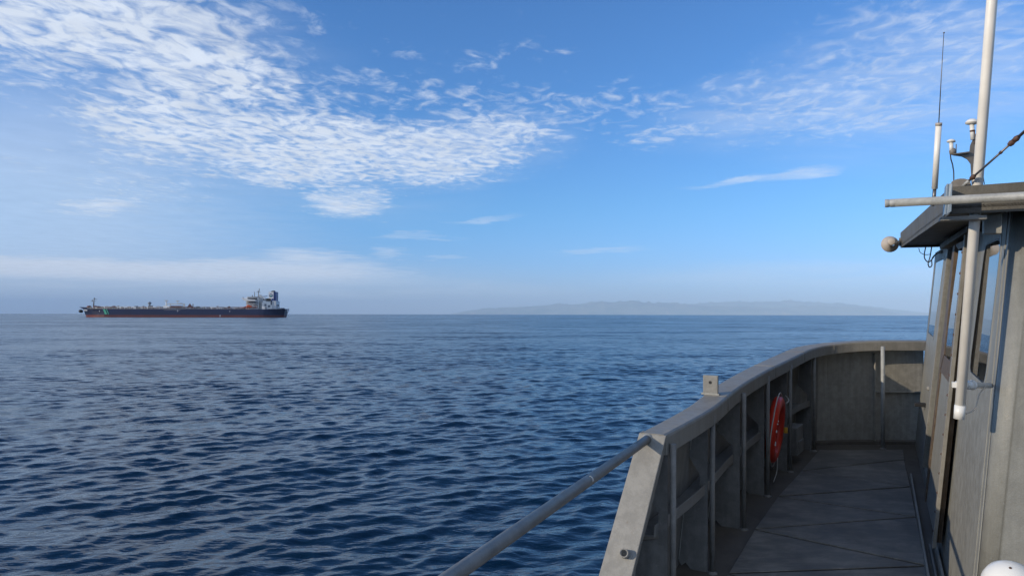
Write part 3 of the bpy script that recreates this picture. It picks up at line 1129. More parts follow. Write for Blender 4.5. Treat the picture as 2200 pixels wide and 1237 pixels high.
NI = len(INNER)
aft0 = plating(0, 0)
deck_poly = [Vector((aft0.x - .4556 * 6, aft0.y - .8902 * 6, 0))] + [plating(i, 0) for i in range(0, NI, 2)]
deck_poly += [Vector((6.2, 7.58, 0)), Vector((6.2, -2.5, 0))]
dk = MB().prism(deck_poly, (0, 0, -.06))
deck = Thing('deck', (2.2, 5, 0), kind='structure')
deck.part('deck_sheet', dk, MAT['deck'])

# scuffed loose plates laid in a zigzag
LN = [PZ(1561, 1235), PZ(1618, 1139.5), PZ(1669, 1069), PZ(1720, 1013.5), PZ(1759, 968.5)]
RN = [PZ(1993, 1219), PZ(1972, 1113.4), PZ(1958.5, 1048), PZ(1945, 989), PZ(1942, 968.5)]
dirL = (LN[0] - LN[3]) / 3
dirR = (RN[0] - RN[3]) / 3
Ls = [LN[0] + dirL * 3, LN[0] + dirL * 2, LN[0] + dirL] + LN
Rs = [RN[0] + dirR * 3, RN[0] + dirR * 2, RN[0] + dirR] + RN[:4]


def shrink(tri, g):
    c = sum(tri, Vector()) / len(tri)
    outp = []
    n = len(tri)
    for i in range(n):
        p, a, b = tri[i], tri[i - 1], tri[(i + 1) % n]
        u, v = (a - p).normalized(), (b - p).normalized()
        s = abs(u.cross(v).length)
        outp.append(p + (u + v) * g / max(s, .15))
    return outp


tris = []
for i in range(len(Rs) - 1):
    if i + 1 < len(Ls):
        tris.append([Ls[i], Rs[i], Ls[i + 1]])
    if i + 1 < len(Ls):
        tris.append([Rs[i], Rs[i + 1], Ls[i + 1]])
tris.append([Ls[7], Ls[6], Rs[6], RN[4]])
rnd = random.Random(3)
for tr in tris:
    tr = [Vector((p.x, p.y, .004)) for p in tr]
    if len(tr) == 4:
        tr = shrink(tr, .008)
    else:
        tr = shrink(tr, .011)
    deck.part('deck_plate', MB().prism(tr, (0, 0, .008 + rnd.uniform(0, .003))), MAT['plate'], bevel=.003)
# curb round the inside of the bulwark front
cb = MB()
rings = []
for i in range(36, NI):
    b = plating(i, 0)
    o = outward(i)
    rings.append([b - o * .001, b - o * .03, b - o * .03 + ZUP * .03, b - o * .001 + ZUP * .045])
cb.sweep(rings)
deck.part('curb', cb, MAT['deck'])

# ------------------------------------------------------------------ bulwark
bw = Thing('bulwark', (1.2, 4.6, 0), 'grey painted steel bulwark curving round the walkway with pipe stanchions', 'bulwark')
LIP = .098
rings = []
for i, p in enumerate(INNER):
    o = outward(i)
    cw_ = capw(i)
    prof = [(0, -LIP), (0, -.016), (.004, -.006), (.014, 0), (cw_ - .014, -.002), (cw_ - .004, -.008), (cw_, -.018), (cw_, -LIP * .8), (cw_ - .012, -LIP * .8), (cw_ - .012, -.016), (.012, -.016), (.012, -LIP)]
    rings.append([p + o * a + ZUP * b for a, b in prof])
cap = bw.part('cap_rail', MB().sweep(rings), MAT['cap'])
for f in cap.data.polygons:
    f.use_smooth = False
for i in (9, 20, 31, 44):
    o = outward(i)
    p = INNER[i]
    cw_ = capw(i)
    bw.part('weld_bead', MB().tube([p - ZUP * LIP * .95 - o * .001, p - ZUP * .014 - o * .001, p + o * .012 + ZUP * .0005, p + o * (cw_ - .012) - ZUP * .0015], .0026, 6), MAT['cap'], parent=cap)
rings = []
for i in range(0, NI):
    o = outward(i)
    rings.append([plating(i, INNER[i].z - .02), plating(i, 0), plating(i, -1.6), plating(i, -1.6) + o * .008, plating(i, 0) + o * .008, plating(i, INNER[i].z - .02) + o * .008])
bw.part('plating', MB().sweep(rings[:44]), MAT['paint_dark'])
bw.part('front_plating', MB().sweep(rings[43:]), MAT['paint'])  # same plating in lighter paint, to carry light bounced off the wheelhouse wall
# hull side carries on aft below the deck edge
hs = MB().prism([aft0 - E2 * 6, aft0 - E2 * .02, aft0 - E2 * .02 - ZUP * 1.6, aft0 - E2 * 6 - ZUP * 1.6], N2 * -.008)
bw.part('hull_side', hs, MAT['paint_dark'])
# weld bead at the foot of the plating
S = [(.775, 3.45), (1.16, 4.15), (1.585, 4.90), (2.03, 5.69), (2.50, 6.44), (3.06, 7.26), (3.81, 7.365)]


def near_i(x, y):
    return min(range(NI), key=lambda i: (INNER[i].x - x) ** 2 + (INNER[i].y - y) ** 2)


for n_, (x, y) in enumerate(S):
    i = near_i(x, y)
    zt = INNER[i].z - (LIP * .5)
    base = Vector((x, y, 0))
    top = INNER[i] + outward(i) * .035
    top = Vector((x, y, zt)) if n_ in (5, 6) else Vector((x, y, zt))
    st = bw.part('stanchion', MB().tube([base, top], .0152 if n_ < 6 else .0195, 16), MAT['pipe'] if n_ < 6 else MAT['galv'])  # front stanchion's paler galvanised colour also carries its sunlit highlight
    bw.part('foot_flange', MB().lathe(base, ZUP, [(.030, 0), (.030, .005), (.020, .008), (.0155, .014)], 16), MAT['pipe'], parent=st)
# frames (bracket plates) outboard of the stanchions with a notch for the stringer
for n_, (x, y) in enumerate(S[:6]):
    i = near_i(x, y)
    o = outward(i)
    base = Vector((x, y, 0)) + o * .028
    zt = INNER[i].z - LIP * .62
    wtop = (plating(i, zt) - base).dot(o)
    wb = (plating(i, 0) - base).dot(o)
    wat = lambda z: wb + (wtop - wb) * z / zt
    a_ = .045
    poly2 = [(0, .0), (wb * .55, 0), (wb * .72, .035), (wb * .86, .012), (wb, .05), (wat(.40), .40), (a_, .43), (a_, .56), (wat(.66), .66), (wat(zt), zt), (0, zt)]
    poly = [base + o * a + ZUP * z for a, z in poly2]
    t = tangent(i)
    bw.part('frame_plate', MB().prism(poly, t * .008), MAT['paint_dark'])
    # pale weld beads where the frame meets the plating
    for (z0, z1) in ((.05, .38), (.70, zt - .04)):
        wd = MB()
        n0 = max(2, int((z1 - z0) / .02))
        path = []
        for q in range(n0 + 1):
            z = z0 + (z1 - z0) * q / n0
            path.append(base + o * (wat(z) - .004) + ZUP * z - t * (.002 + random.Random(q + n_ * 50).uniform(0, .003)))
        wd.tube(path, .0035, 6)
        bw.part('weld_bead', wd, MAT['weld'])
# stringer: an angle bar through the notches
for n_ in range(-1, 5):
    i0 = near_i(*S[n_]) if n_ >= 0 else 0
    i1 = near_i(*S[n_ + 1])
    if n_ < 0:
        i0 = 0
        if i1 <= 0:
            continue
    rings = []
    step = max(1, (i1 - i0) // 4)
    for i in range(i0, i1 + 1):
        o = outward(i)
        p0 = plating(i, .45) - o * .002
        inb = INNER[i] + o * .055
        inb.z = .45
        # Z section: shelf and down-turned flange
        rings.append([p0, inb, inb + ZUP * .058, inb + ZUP * .058 + o * .008, inb + ZUP * .008 + o * .008, p0 + ZUP * .008])
    bw.part('stringer', MB().sweep(rings), MAT['pipe'], bevel=.002)
# end post: sloping flat box
ptop_o = Vector((.64, 3.5, .935))
ptop_i = Vector((.735, 3.42, .90))
o0 = outward(0)
sl = Vector((-E2.x * .63, -E2.y * .63, -.95)) + o0 * .10
Wd = .165
topc = INNER[0] + ZUP * -.004
A0 = topc + o0 * (Wd - .03)
A1 = topc - o0 * .0
nf = sl.normalized().cross(o0).normalized()
if nf.y > 0:
    nf = -nf
down = sl * 1.12
ep = MB().prism([A0 + E2 * -.001, A1 + E2 * -.001, A1 + down - o0 * .005, A0 + down + o0 * .02], -nf * .012)
post = bw.part('end_post', ep, MAT['grit'], bevel=.004)
fl = MB().prism([A1, A1 + down - o0 * .005, A1 + down - o0 * .005 + E2 * .075, A1 + down * .42 + E2 * .058, A1 + down * .36 + E2 * .075, A1 + E2 * .06], o0 * .010)
bw.part('post_flange', fl, MAT['cap'], parent=post, bevel=.002)
fo = MB().prism([A0, A0 + down + o0 * .02, A0 + down + o0 * .02 + E2 * .06, A0 + E2 * .06], -o0 * .010)
bw.part('post_flange', fo, MAT['cap'], parent=post, bevel=.002)
# triangular plating closing the gap behind the post
tri = MB().prism([plating(0, .9), plating(0, 0), plating(0, 0) - E2 * .60, plating(0, .9) - E2 * .03], o0 * .008)
bw.part('end_plating', tri, MAT['paint_dark'])
# pipe socket low on the post
sp = PD(1345, 1191, 3.20)
tq = (sp - A1)
sp = sp - nf * ((sp - A1).dot(nf))
sk = MB().lathe(sp, (nf - E2 * .3 - o0 * .25).normalized(), [(.021, -.005), (.020, .040), (.0175, .042), (.0145, .040), (.0135, .004), (0, .004)], 20)
bw.part('pipe_socket', sk, MAT['grit'], parent=post)
# pad eye on the cap
i = 13
pc_ = PZ(1527, 846, .974)
o = outward(i)
t = tangent(i)
pe = MB().box(pc_ + ZUP * .055 - t * .0, .094, .022, .128, ax=o, ay=t)
eye = bw.part('pad_eye', pe, MAT['grit'], bevel=.004)
bw.part('eye_hole', MB().tube([pc_ + ZUP * .075 - t * .0125, pc_ + ZUP * .075 - t * .0105], .010, 14), MAT['black'], parent=eye)
bw.part('weld_bead', MB().box(pc_ + ZUP * .002, .112, .036, .010, ax=o, ay=t), MAT['weld'], parent=eye)
# stiffener and edge on the front section beside the wheelhouse
zf = EYE - (842 - 618.5) / F * 7.55
bw.part('stiffener', MB().box((4.10, 7.575, zf), .50, .05, .012), MAT['paint'], bevel=.002)
bw.part('stiffener', MB().box((3.83, 7.58, .50), .010, .05, .92), MAT['paint'])
# small junction box bolted low on the plating
bx = PD(1702, 925, 6.75)
i = near_i(2.72, 6.8)
o, t = outward(i), tangent(i)
base = Vector((INNER[i].x, INNER[i].y, .22)) + o * .05
jb = Thing('junction_box', base, 'small grey junction box low on the bulwark past the lifebuoy', 'box')
jb.part('box_body', MB().box(base, .12, .26, .26, ax=o, ay=t), MAT['paint_dark'], bevel=.006)
jb.part('box_lid', MB().box(base - o * .064 - ZUP * .06, .010, .22, .12, ax=o, ay=t), MAT['pipe'], bevel=.003)

# ------------------------------------------------------------------ handrail running aft
a_pt = Vector((.652, 3.455, .922))
b_pt = PD(972, 1237, 1.76)
dirp = (b_pt - a_pt)
path = [a_pt + (-dirp) * .012] + [a_pt + dirp * (k / 10) for k in range(1, 26)]
hr = Thing('handrail', (a_pt.x, a_pt.y, 0), 'grey tubular handrail running from the end of the bulwark over the sea', 'handrail')
hr.part('rail_pipe', MB().tube([a_pt - dirp * .01, a_pt + dirp * 2.6], .0205, 24), MAT['pipe'])
hr.part('weld_collar', MB().lathe(a_pt - dirp.normalized() * .004, dirp.normalized(), [(.027, 0), (.025, .006), (.021, .012)], 18), MAT['weld'])
sc = MB()
for k, (dx_, dz_) in enumerate(((0, 0), (.006, .004), (-.004, .003))):
    c0 = PD(1176, 1098, 2.40)
    sc.box(c0 + Vector((dx_, -.0, dz_ + .012)), .002, .001, .014 - k * .003)
for k in range(3):
    tt = .455 + k * .004
    q = a_pt + dirp * tt
    pts = []
    u = dirp.normalized().cross(ZUP).normalized()
    v = u.cross(dirp.normalized())
    for s_ in range(7):
        an = math.radians(100 + s_ * 14 + k * 12)
        pts.append(q + dirp.normalized() * (.0012 * s_ * (1 if k != 1 else -1)) + (u * -math.cos(an) + v * math.sin(an)).normalized() * .0207)
sgn = 1
mk = MB()
q0 = a_pt + dirp * .46
du = dirp.normalized()
uu = (Vector((0, 0, EYE)) - q0)
uu = (uu - du * uu.dot(du)).normalized()
vv_ = du.cross(uu)
for k, (off, slant) in enumerate(((0, .010), (.006, -.007), (.003, .003))):
    pts = []
    for s_ in range(8):
        an = math.radians(-38 + s_ * (10 - k * 2))
        pts.append(q0 + du * (off + slant * (s_ / 7 - .5)) + (uu * math.cos(an) + vv_ * math.sin(an)) * .0206)
    mk.tube(pts, .0011, 5)
hr.part('paint_scratch', mk, MAT['tape'])

# ------------------------------------------------------------------ life ring
ctr = PD(1665.5, 922, 6.02)
ih = near_i(ctr.x, ctr.y)
ax_t = (Vector((.475, .880, 0)))
ax_o = Vector((-.880, .475, 0))
leanv = (ZUP - ax_o * .10).normalized()
lr = Thing('life_ring', ctr - leanv * .29, 'orange red life ring hanging on the inside of the bulwark between two stanchions', 'life ring')
ringp = []
R_, r_ = .232, .049
vs, fs = [], []
nu, nv = 48, 16
ov = leanv.cross(ax_t).normalized()
for a in range(nu):
    an = 2 * math.pi * a / nu
    rad = ax_t * math.cos(an) + leanv * math.sin(an)
    for b in range(nv):
        bn = 2 * math.pi * b / nv
        vs.append(ctr + rad * (R_ + r_ * math.cos(bn)) + ov * (r_ * .85 * math.sin(bn)))
for a in range(nu):
    for b in range(nv):
        fs.append([a * nv + b, a * nv + (b + 1) % nv, ((a + 1) % nu) * nv + (b + 1) % nv, ((a + 1) % nu) * nv + b])
lr.part('ring_body', MB().add(vs, fs, True), MAT['red'])
for a0 in (60, 150, 240, 330):
    vs, fs = [], []
    na = 4
    for a in range(na + 1):
        an = math.radians(a0 - 6 + 12 * a / na)
        rad = ax_t * math.cos(an) + leanv * math.sin(an)
        for b in range(nv):
            bn = 2 * math.pi * b / nv
            vs.append(ctr + rad * (R_ + (r_ + .002) * math.cos(bn)) + ov * ((r_ * .85 + .002) * math.sin(bn)))
    for a in range(na):
        for b in range(nv):
            fs.append([a * nv + b, a * nv + (b + 1) % nv, (a + 1) * nv + (b + 1) % nv, (a + 1) * nv + b])
    lr.part('grab_band', MB().add(vs, fs, True), MAT['red'])
rp = []
for q in range(49):
    an = 2 * math.pi * q / 48
    sag = .030 * abs(math.sin(2 * (an - math.radians(60))))
    rad = ax_t * math.cos(an) + leanv * math.sin(an)
    rp.append(ctr + rad * (R_ + r_ + .006 + sag) - ov * .01)
lr.part('grab_rope', MB().tube(rp[:-1], .0045, 8, closed=True), MAT['rope'])
side = -1 if ov.dot(ax_o) > 0 else 1
for a0, ln in ((172, .020), (158, .010), (152, .012), (196, .034)):
    rad = ax_t * math.cos(math.radians(a0)) + leanv * math.sin(math.radians(a0))
    lr.part('tape_patch', MB().box(ctr + rad * (R_ + .012) + ov * (side * (r_ * .85)), .010, .006, ln), MAT['tape'])
lr.part('holder_clip', MB().box(ctr + ax_t * .20 - leanv * .03 + ov * .06 * side, .03, .02, .05), MAT['yellow'], bevel=.003)
hk = [ctr + leanv * (R_ + .04) + ov * side * -.02, ctr + leanv * (R_ + .07) + ov * side * -.08, ctr + leanv * (R_ + .05) + ov * side * -.14]
lr.part('hanging_loop', MB().tube(spline([ctr + ax_t * .12 + leanv * (R_ - .02) + ov * side * .05, ctr + ax_t * .2 + leanv * (R_ + .0) + ov * side * .06, ctr + ax_t * .29 + leanv * (R_ + .02) + ov * side * .02], 5), .004, 8), MAT['rope'])
lr.part('hanging_line', MB().tube(spline([ctr - leanv * .22 - ax_t * .06 + ov * side * .05, ctr - leanv * .34 - ax_t * .02 + ov * side * .05, ctr - leanv * .42 - ax_t * .08 + ov * side * .04], 6), .004, 8), MAT['rope'])

# ------------------------------------------------------------------ wheelhouse
B0 = Vector((2.516, 4.17, 0))
KL = .08


def WP(s, z, off=0.0):
    return B0 + E2 * s + N2 * (KL * z - off) + ZUP * z


UPW = (ZUP + N2 * KL).normalized()
ONW = -(E2.cross(UPW)).normalized()
if ONW.dot(N2) > 0:
    ONW = -ONW
wh = Thing('wheelhouse', WP(0, 0), 'grey steel wheelhouse with leaning wall, sliding door and tall narrow windows', 'wheelhouse')
TH = .05


def wall_poly(sz, off0=0.0, th=TH):
    return MB().prism([WP(s, z, off0) for s, z in sz], N2 * th)


def quad_sides(q, z):
    """q: TLs (forward top s), TRs(aft top s), ztop, BLs, BRs, zbot ; s at z"""
    fs_, as_, zt_, fb, ab_, zb = q
    k = (z - zb) / (zt_ - zb)
    return fb + (fs_ - fb) * k, ab_ + (as_ - ab_) * k


NEARW = (-.45, -1.02, 1.885, -.28, -.93, 1.195)
FRONW = (3.19, 2.19, 1.91, 3.35, 2.56, 1.20)
ZT = 2.0
SA, SF0, SF1 = -1.30, 3.80, 3.42          # aft edge, forward edge at deck, at roof
op = lambda z: 2.29 - .30 * z / 1.0 if z > 0 else 2.3        # forward side of the door opening
opf = lambda z: 2.32 - (2.32 - 1.67) * z / 1.95
opa = lambda z: .36 - .08 * z / 1.95
DT = 1.955
SILL = .10


def panel_with_window(s_f, s_a, win, z0, z1, name):
    """wall panel between forward line s_f(z) and aft line s_a(z) with a window hole"""
    zb, zt_ = win[5], win[2]
    mb = MB()
    fb, ab_ = win[3], win[4]
    ft_, at_ = win[0], win[1]
    mb.prism([WP(s_a(z0), z0), WP(s_f(z0), z0), WP(s_f(zb), zb), WP(s_a(zb), zb)], N2 * TH)
    mb.prism([WP(s_a(zt_), zt_), WP(s_f(zt_), zt_), WP(s_f(z1), z1), WP(s_a(z1), z1)], N2 * TH)
    mb.prism([WP(fb, zb), WP(s_f(zb), zb), WP(s_f(zt_), zt_), WP(ft_, zt_)], N2 * TH)
    mb.prism([WP(s_a(zb), zb), WP(ab_, zb), WP(at_, zt_), WP(s_a(zt_), zt_)], N2 * TH)
    return wh.part('wall', mb, MAT['wall'])


sf = lambda z: SF0 + (SF1 - SF0) * z / 2.0
panel_with_window(sf, opf, FRONW, 0, ZT, 'front')
RC = .07                                     # corner radius
panel_with_window(opa, lambda z: SA + RC, NEARW, 0, ZT, 'aft')
wh.part('door_header', MB().prism([WP(opa(DT), DT), WP(opf(DT), DT), WP(opf(ZT), ZT), WP(opa(ZT), ZT)], N2 * TH), MAT['wall'])
wh.part('door_sill', MB().prism([WP(opa(0), 0), WP(opf(0), 0), WP(opf(SILL), SILL), WP(opa(SILL), SILL)], N2 * TH), MAT['wall'])
# rounded aft corner and aft wall as one skin
rings = []
for z in (0, ZT):
    r = []
    c0 = WP(SA + RC, z) + N2 * RC
    for q in range(9):
        an = math.radians(90 * q / 8)
        r.append(c0 - N2 * RC * math.cos(an) - E2 * RC * math.sin(an))
    r.append(c0 - E2 * RC + N2 * 2.3)
    r.append(c0 - E2 * (RC - .03) + N2 * 2.3)
    for q in range(8, -1, -1):
        an = math.radians(90 * q / 8)
        r.append(c0 - N2 * (RC - .03) * math.cos(an) - E2 * (RC - .03) * math.sin(an))
    rings.append(r)
aw = wh.part('aft_wall', MB().sweep(rings, True, False), MAT['wall'])
for f in aw.data.polygons:
    f.use_smooth = True
ms = aw.modifiers.new('n', 'WEIGHTED_NORMAL')
# weld seam running down beside the corner
for s_ in (SA + RC + .005, -.34 - .80):
    pts = [WP(s_, z, .0005) for z in np.linspace(.02, ZT - .02, 40)]
    wh.part('weld_bead', MB().tube(pts, .0035, 6), MAT['wall'])
pts = [WP(SA, z, -.02) - E2 * .0 for z in np.linspace(.02, ZT - .02, 30)]
# front wall, far side wall
fwp = [WP(sf(0), 0), WP(sf(ZT), ZT), WP(sf(ZT), ZT) + N2 * 2.35, WP(sf(0), 0) + N2 * 2.35]
wh.part('front_wall', MB().prism(fwp, -E2 * .05), MAT['wall'])
fsw = [WP(SA + RC, 0) + N2 * 2.35, WP(sf(0), 0) + N2 * 2.35, WP(sf(ZT), ZT) + N2 * 2.35, WP(SA + RC, ZT) + N2 * 2.35]
wh.part('far_wall', MB().prism(fsw, N2 * .05), MAT['wall'])
# near-black sheets paint the unlit room's shade seen through the door gap
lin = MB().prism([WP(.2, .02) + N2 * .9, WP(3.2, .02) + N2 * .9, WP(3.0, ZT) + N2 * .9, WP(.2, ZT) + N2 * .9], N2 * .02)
wh.part('room_shade_sheet', lin, MAT['room_shade'])
wh.part('inner_floor', MB().prism([WP(SA + .2, .03) + N2 * .06, WP(3.5, .03) + N2 * .06, WP(3.5, .03) + N2 * .89, WP(SA + .2, .03) + N2 * .89], ZUP * .02), MAT['room_shade'])


def rounded(q, rad, n=5, grow=0.0):
    """outline of a window quad (s,z) with rounded corners, grown outward"""
    ft_, at_, zt_, fb, ab_, zb = q
    P = [Vector((at_ - grow, zt_ + grow, 0)), Vector((ft_ + grow, zt_ + grow, 0)), Vector((fb + grow, zb - grow, 0)), Vector((ab_ - grow, zb - grow, 0))]
    outp = []
    for i in range(4):
        p, a, b = P[i], P[i - 1], P[(i + 1) % 4]
        u, v = (a - p).normalized(), (b - p).normalized()
        for k in range(n + 1):
            t = k / n
            q0, q2 = p + u * rad, p + v * rad
            r = (1 - t) ** 2 * q0 + 2 * t * (1 - t) * p + t * t * q2
            outp.append((r.x, r.y))
    return outp


def window(q, rad=.09, grow=.02, thick=.003, inner=-.008, parent=None, pane_off=.0012, mat_frame=None):
    o_ = rounded(q, rad + .02, grow=grow)
    i_ = rounded(q, rad, grow=inner)
    n = len(o_)
    ring0 = [WP(s, z, -.004) for s, z in o_]
    ring1 = [WP(s, z, thick) for s, z in o_]
    ring2 = [WP(s, z, thick) for s, z in i_]
    ring3 = [WP(s, z, -.03) for s, z in i_]
    vs = ring0 + ring1 + ring2 + ring3
    fs = []
    for a in range(3):
        for k in range(n):
            k2 = (k + 1) % n
            fs.append([a * n + k, a * n + k2, (a + 1) * n + k2, (a + 1) * n + k])
    wn = wh.part('window', MB().add(vs, fs), mat_frame or MAT['wall'], bevel=.003, parent=parent)
    g_ = rounded(q, rad, grow=inner + .006)
    wh.part('pane', MB().prism([WP(s, z, pane_off) for s, z in g_], N2 * .006), MAT['glass'], parent=wn)
    # rubber gasket
    i2 = rounded(q, rad, grow=inner - .008)
    r0 = [WP(s, z, pane_off + .0012) for s, z in i_]
    r1 = [WP(s, z, pane_off + .0012) for s, z in i2]
    r2 = [WP(s, z, pane_off - .001) for s, z in i2]
    vs = r0 + r1 + r2
    fs = []
    for a in range(2):
        for k in range(n):
            k2 = (k + 1) % n
            fs.append([a * n + k, a * n + k2, (a + 1) * n + k2, (a + 1) * n + k])
    wh.part('gasket', MB().add(vs, fs), MAT['black'], parent=wn)
    return wn


window(NEARW)
window(FRONW, rad=.05, thick=.003)

# sliding door hung outside the opening
DF0, DF1 = 1.19, .73        # forward edge at deck / top (s)
DA0, DA1 = .10, -.09        # aft edge at deck / top
doff = .055
dz0, dz1 = .12, 1.93
df = lambda z: DF0 + (DF1 - DF0) * z / 1.93
da = lambda z: DA0 + (DA1 - DA0) * z / 1.93
DW = (.36, .03, 1.885, .66, .20, 1.21)


def doorp(sz, off0, off1, mat, name='x', parent=None, bevel=.002, label=None):
    return wh.part(name, MB().prism([WP(s, z, off1) for s, z in sz], N2 * (off1 - off0)), mat, parent=parent, bevel=bevel, label=label)


zb_, zt_ = 1.20, 1.895
door = doorp([(da(dz0) + .12, dz0), (df(dz0) - .10, dz0), (df(1.08) - .10, 1.08), (da(1.08) + .12, 1.08)], .022, .045, MAT['wall'], 'sliding_door')
wood = MAT['brown']
# brown frame pieces: forward stile, aft stile, mid rail, top rail, bottom rail
doorp([(df(dz0) - .10, dz0), (df(dz0), dz0), (df(dz1), dz1), (df(dz1) - .14, dz1), (DW[3] + .0, 1.21), (df(1.1) - .10, 1.10)], .014, doff, wood, 'door_stile', door)
doorp([(da(dz0) + .06, dz0), (da(dz0) + .12, dz0), (da(1.1) + .12, 1.1), (DW[4], 1.21), (DW[1], 1.885), (da(dz1) + .03, dz1)], .014, doff, wood, 'door_stile', door)
doorp([(da(1.08) + .12, 1.082), (df(1.08) - .10, 1.082), (DW[3], 1.205), (DW[4], 1.205)], .014, doff - .002, wood, 'door_rail', door)
doorp([(DW[1], 1.887), (DW[0], 1.887), (df(dz1) - .14, dz1), (da(dz1) + .03, dz1)], .014, doff - .002, wood, 'door_rail', door)
gq = [(DW[4] + .004, 1.212), (DW[3] - .004, 1.212), (DW[0] - .004, 1.882), (DW[1] + .004, 1.882)]
doorp(gq, .040, .050, MAT['glass'], 'pane', door, bevel=0)
# riveted edge strip on the aft edge of the door
strip = doorp([(da(dz0), dz0 - .02), (da(dz0) + .06, dz0 - .02), (da(dz1) + .03, dz1 + .02), (da(dz1) - .03, dz1 + .02)], .045, doff + .010, MAT['cap'], 'riveted_strip', door)
for k in range(15):
    z = .2 + k * .118
    p = WP(da(z) + .025, z, doff + .010)
    wh.part('rivet', MB().lathe(p, -N2, [(.008, 0), (.007, .003), (.003, .005), (0, .0055)], 10), MAT['rusty'], parent=None)
# door opening trim on its forward side
doorp([(opf(.1) + .0, .1), (opf(.1) + .045, .1), (opf(DT) + .045, DT), (opf(DT), DT)], -.002, .016, MAT['grit'], 'opening_trim', None)
# tracks on deck and above
wh.part('door_track', MB().prism([WP(SA - .6, .0, .10), WP(2.3, 0, .10), WP(2.3, .035, .10), WP(SA - .6, .035, .10)], N2 * .012), MAT['paint'])
wh.part('door_track', MB().prism([WP(SA - .6, .0, .06), WP(.4, 0, .06), WP(.4, .03, .06), WP(SA - .6, .03, .06)], N2 * .010), MAT['paint_dark'])
wh.part('door_track', MB().prism([WP(SA - .6, .0, .03), WP(.4, 0, .03), WP(.4, .045, .03), WP(SA - .6, .045, .03)], N2 * .012), MAT['paint'])
wh.part('door_track', MB().prism([WP(-.3, 1.955, .07), WP(1.7, 1.955, .07), WP(1.7, 1.99, .07), WP(-.3, 1.99, .07)], N2 * .06), MAT['roof'])
# latch, catch and rain gutter bits
wh.part('door_handle', MB().box(WP(2.78, .57, .045), .09, .05, .035, ax=N2, ay=E2), MAT['black'], bevel=.004)
wh.part('deck_light_button', MB().lathe(WP(2.57, .75, 0), -N2, [(.022, 0), (.020, .012), (.012, .018), (0, .018)], 12), MAT['grit'])

# roof: visor with deep fascia all round
A_lo = PD(2040, 459.5, 2.90)
F_lo = Vector((3.88, 7.16, 2.05))
A_hi = A_lo + ZUP * .105
F_hi = F_lo + ZUP * .150
IN = 2.75
rs = MB()
rd = (F_lo - A_lo)
roof_poly_lo = [A_lo, F_lo, F_lo + N2 * IN + ZUP * .03, A_lo + N2 * IN + ZUP * .02]
roof_hi = [A_hi, F_hi, F_hi + N2 * IN * .5 + ZUP * .14, A_hi + N2 * IN * .5 + ZUP * .14]
# soffit sheet
sof = MB().prism([p + ZUP * .02 for p in roof_poly_lo], ZUP * .012)
roof = wh.part('roof', sof, MAT['roof'])
top = MB()
ridge_a = A_hi + N2 * IN * .5 + ZUP * .09
ridge_f = F_hi + N2 * IN * .5 + ZUP * .09
farA, farF = A_hi + N2 * IN, F_hi + N2 * IN
ins = .012
top.add([A_hi + N2 * ins - ZUP * .012, F_hi + N2 * ins - ZUP * .012, ridge_f, ridge_a, farF, farA], [[0, 1, 2, 3], [3, 2, 4, 5]])
wh.part('roof_top', top, MAT['roof'])
wh.part('fascia', MB().prism([A_lo, F_lo, F_hi, A_hi], N2 * .010), MAT['roof'], parent=roof)
# aft fascia runs inboard
wh.part('fascia', MB().prism([A_lo, A_lo + N2 * IN, A_hi + N2 * IN + ZUP * .06, A_hi + ZUP * .003], E2 * .010), MAT['roof'], parent=roof)
wh.part('fascia', MB().prism([F_lo, F_lo + N2 * IN, F_hi + N2 * IN, F_hi], -E2 * .010), MAT['roof'], parent=roof)
# bracket plate under the roof where the tall aerial passes
bp_c = PD(2068, 470, 2.90)
wh.part('aerial_bracket', MB().box(bp_c, .16, .07, .016, ax=N2, ay=E2), MAT['grit'], bevel=.003)
# heavy gusset box under the eave
gs = MB().prism([PD(2114, 462, 2.93), PD(2154, 455, 2.86), PD(2152, 502, 2.86), PD(2114, 502, 2.93)], E2 * .06)
wh.part('eave_gusset', gs, MAT['wall'], bevel=.004)
# clip plates at the roof corner that carry the cross pipe
cpt = PD(2040, 427, 2.80)
cl = MB().prism([PD(2034, 461, 2.80), PD(2044.5, 454, 2.79), PD(2046.5, 394, 2.79), PD(2039, 394.5, 2.80)], E2 * .012)
cl.prism([PD(2034, 461, 2.80), PD(2039, 394.5, 2.80), PD(2039, 394.5, 2.80) + E2 * .10, PD(2034, 461, 2.80) + E2 * .10], -N2 * .008)
wh.part('corner_clip', cl, MAT['bluegrey'], bevel=.002)
# pad eye for the stay
pe_c = PD(2064, 393, 2.92)
pl = MB()
pts = []
for k in range(9):
    an = math.radians(180 * k / 8)
    pts.append(pe_c + N2 * (.034 * math.cos(an)) + ZUP * (.018 * math.sin(an)))
pts += [pe_c - N2 * .038 - ZUP * .02, pe_c + N2 * .038 - ZUP * .02]
pl.prism(pts, E2 * .010)
wh.part('stay_pad_eye', pl, MAT['bracket'], bevel=.002)

# ------------------------------------------------------------------ things on the wheelhouse
# cross pipe
p0, p1 = PD(1901, 437.2, 2.90), PD(2200, 421.5, 2.69)
dv = (p1 - p0).normalized()
cp = Thing('cross_pipe', p0, 'galvanised steel pipe lying across the aft edge of the wheelhouse roof', 'pipe')
cp.part('pipe_body', MB().tube([p0 + dv * .035, p1 + dv * 1.6], .0163, 28), MAT['galv'])
cp.part('pipe_cap', MB().lathe(p0, dv, [(0, 0), (.0155, .0), (.0165, .003), (.0165, .014), (.0150, .0155), (.0150, .0185), (.0165, .020), (.0165, .036)], 24), MAT['galv'])

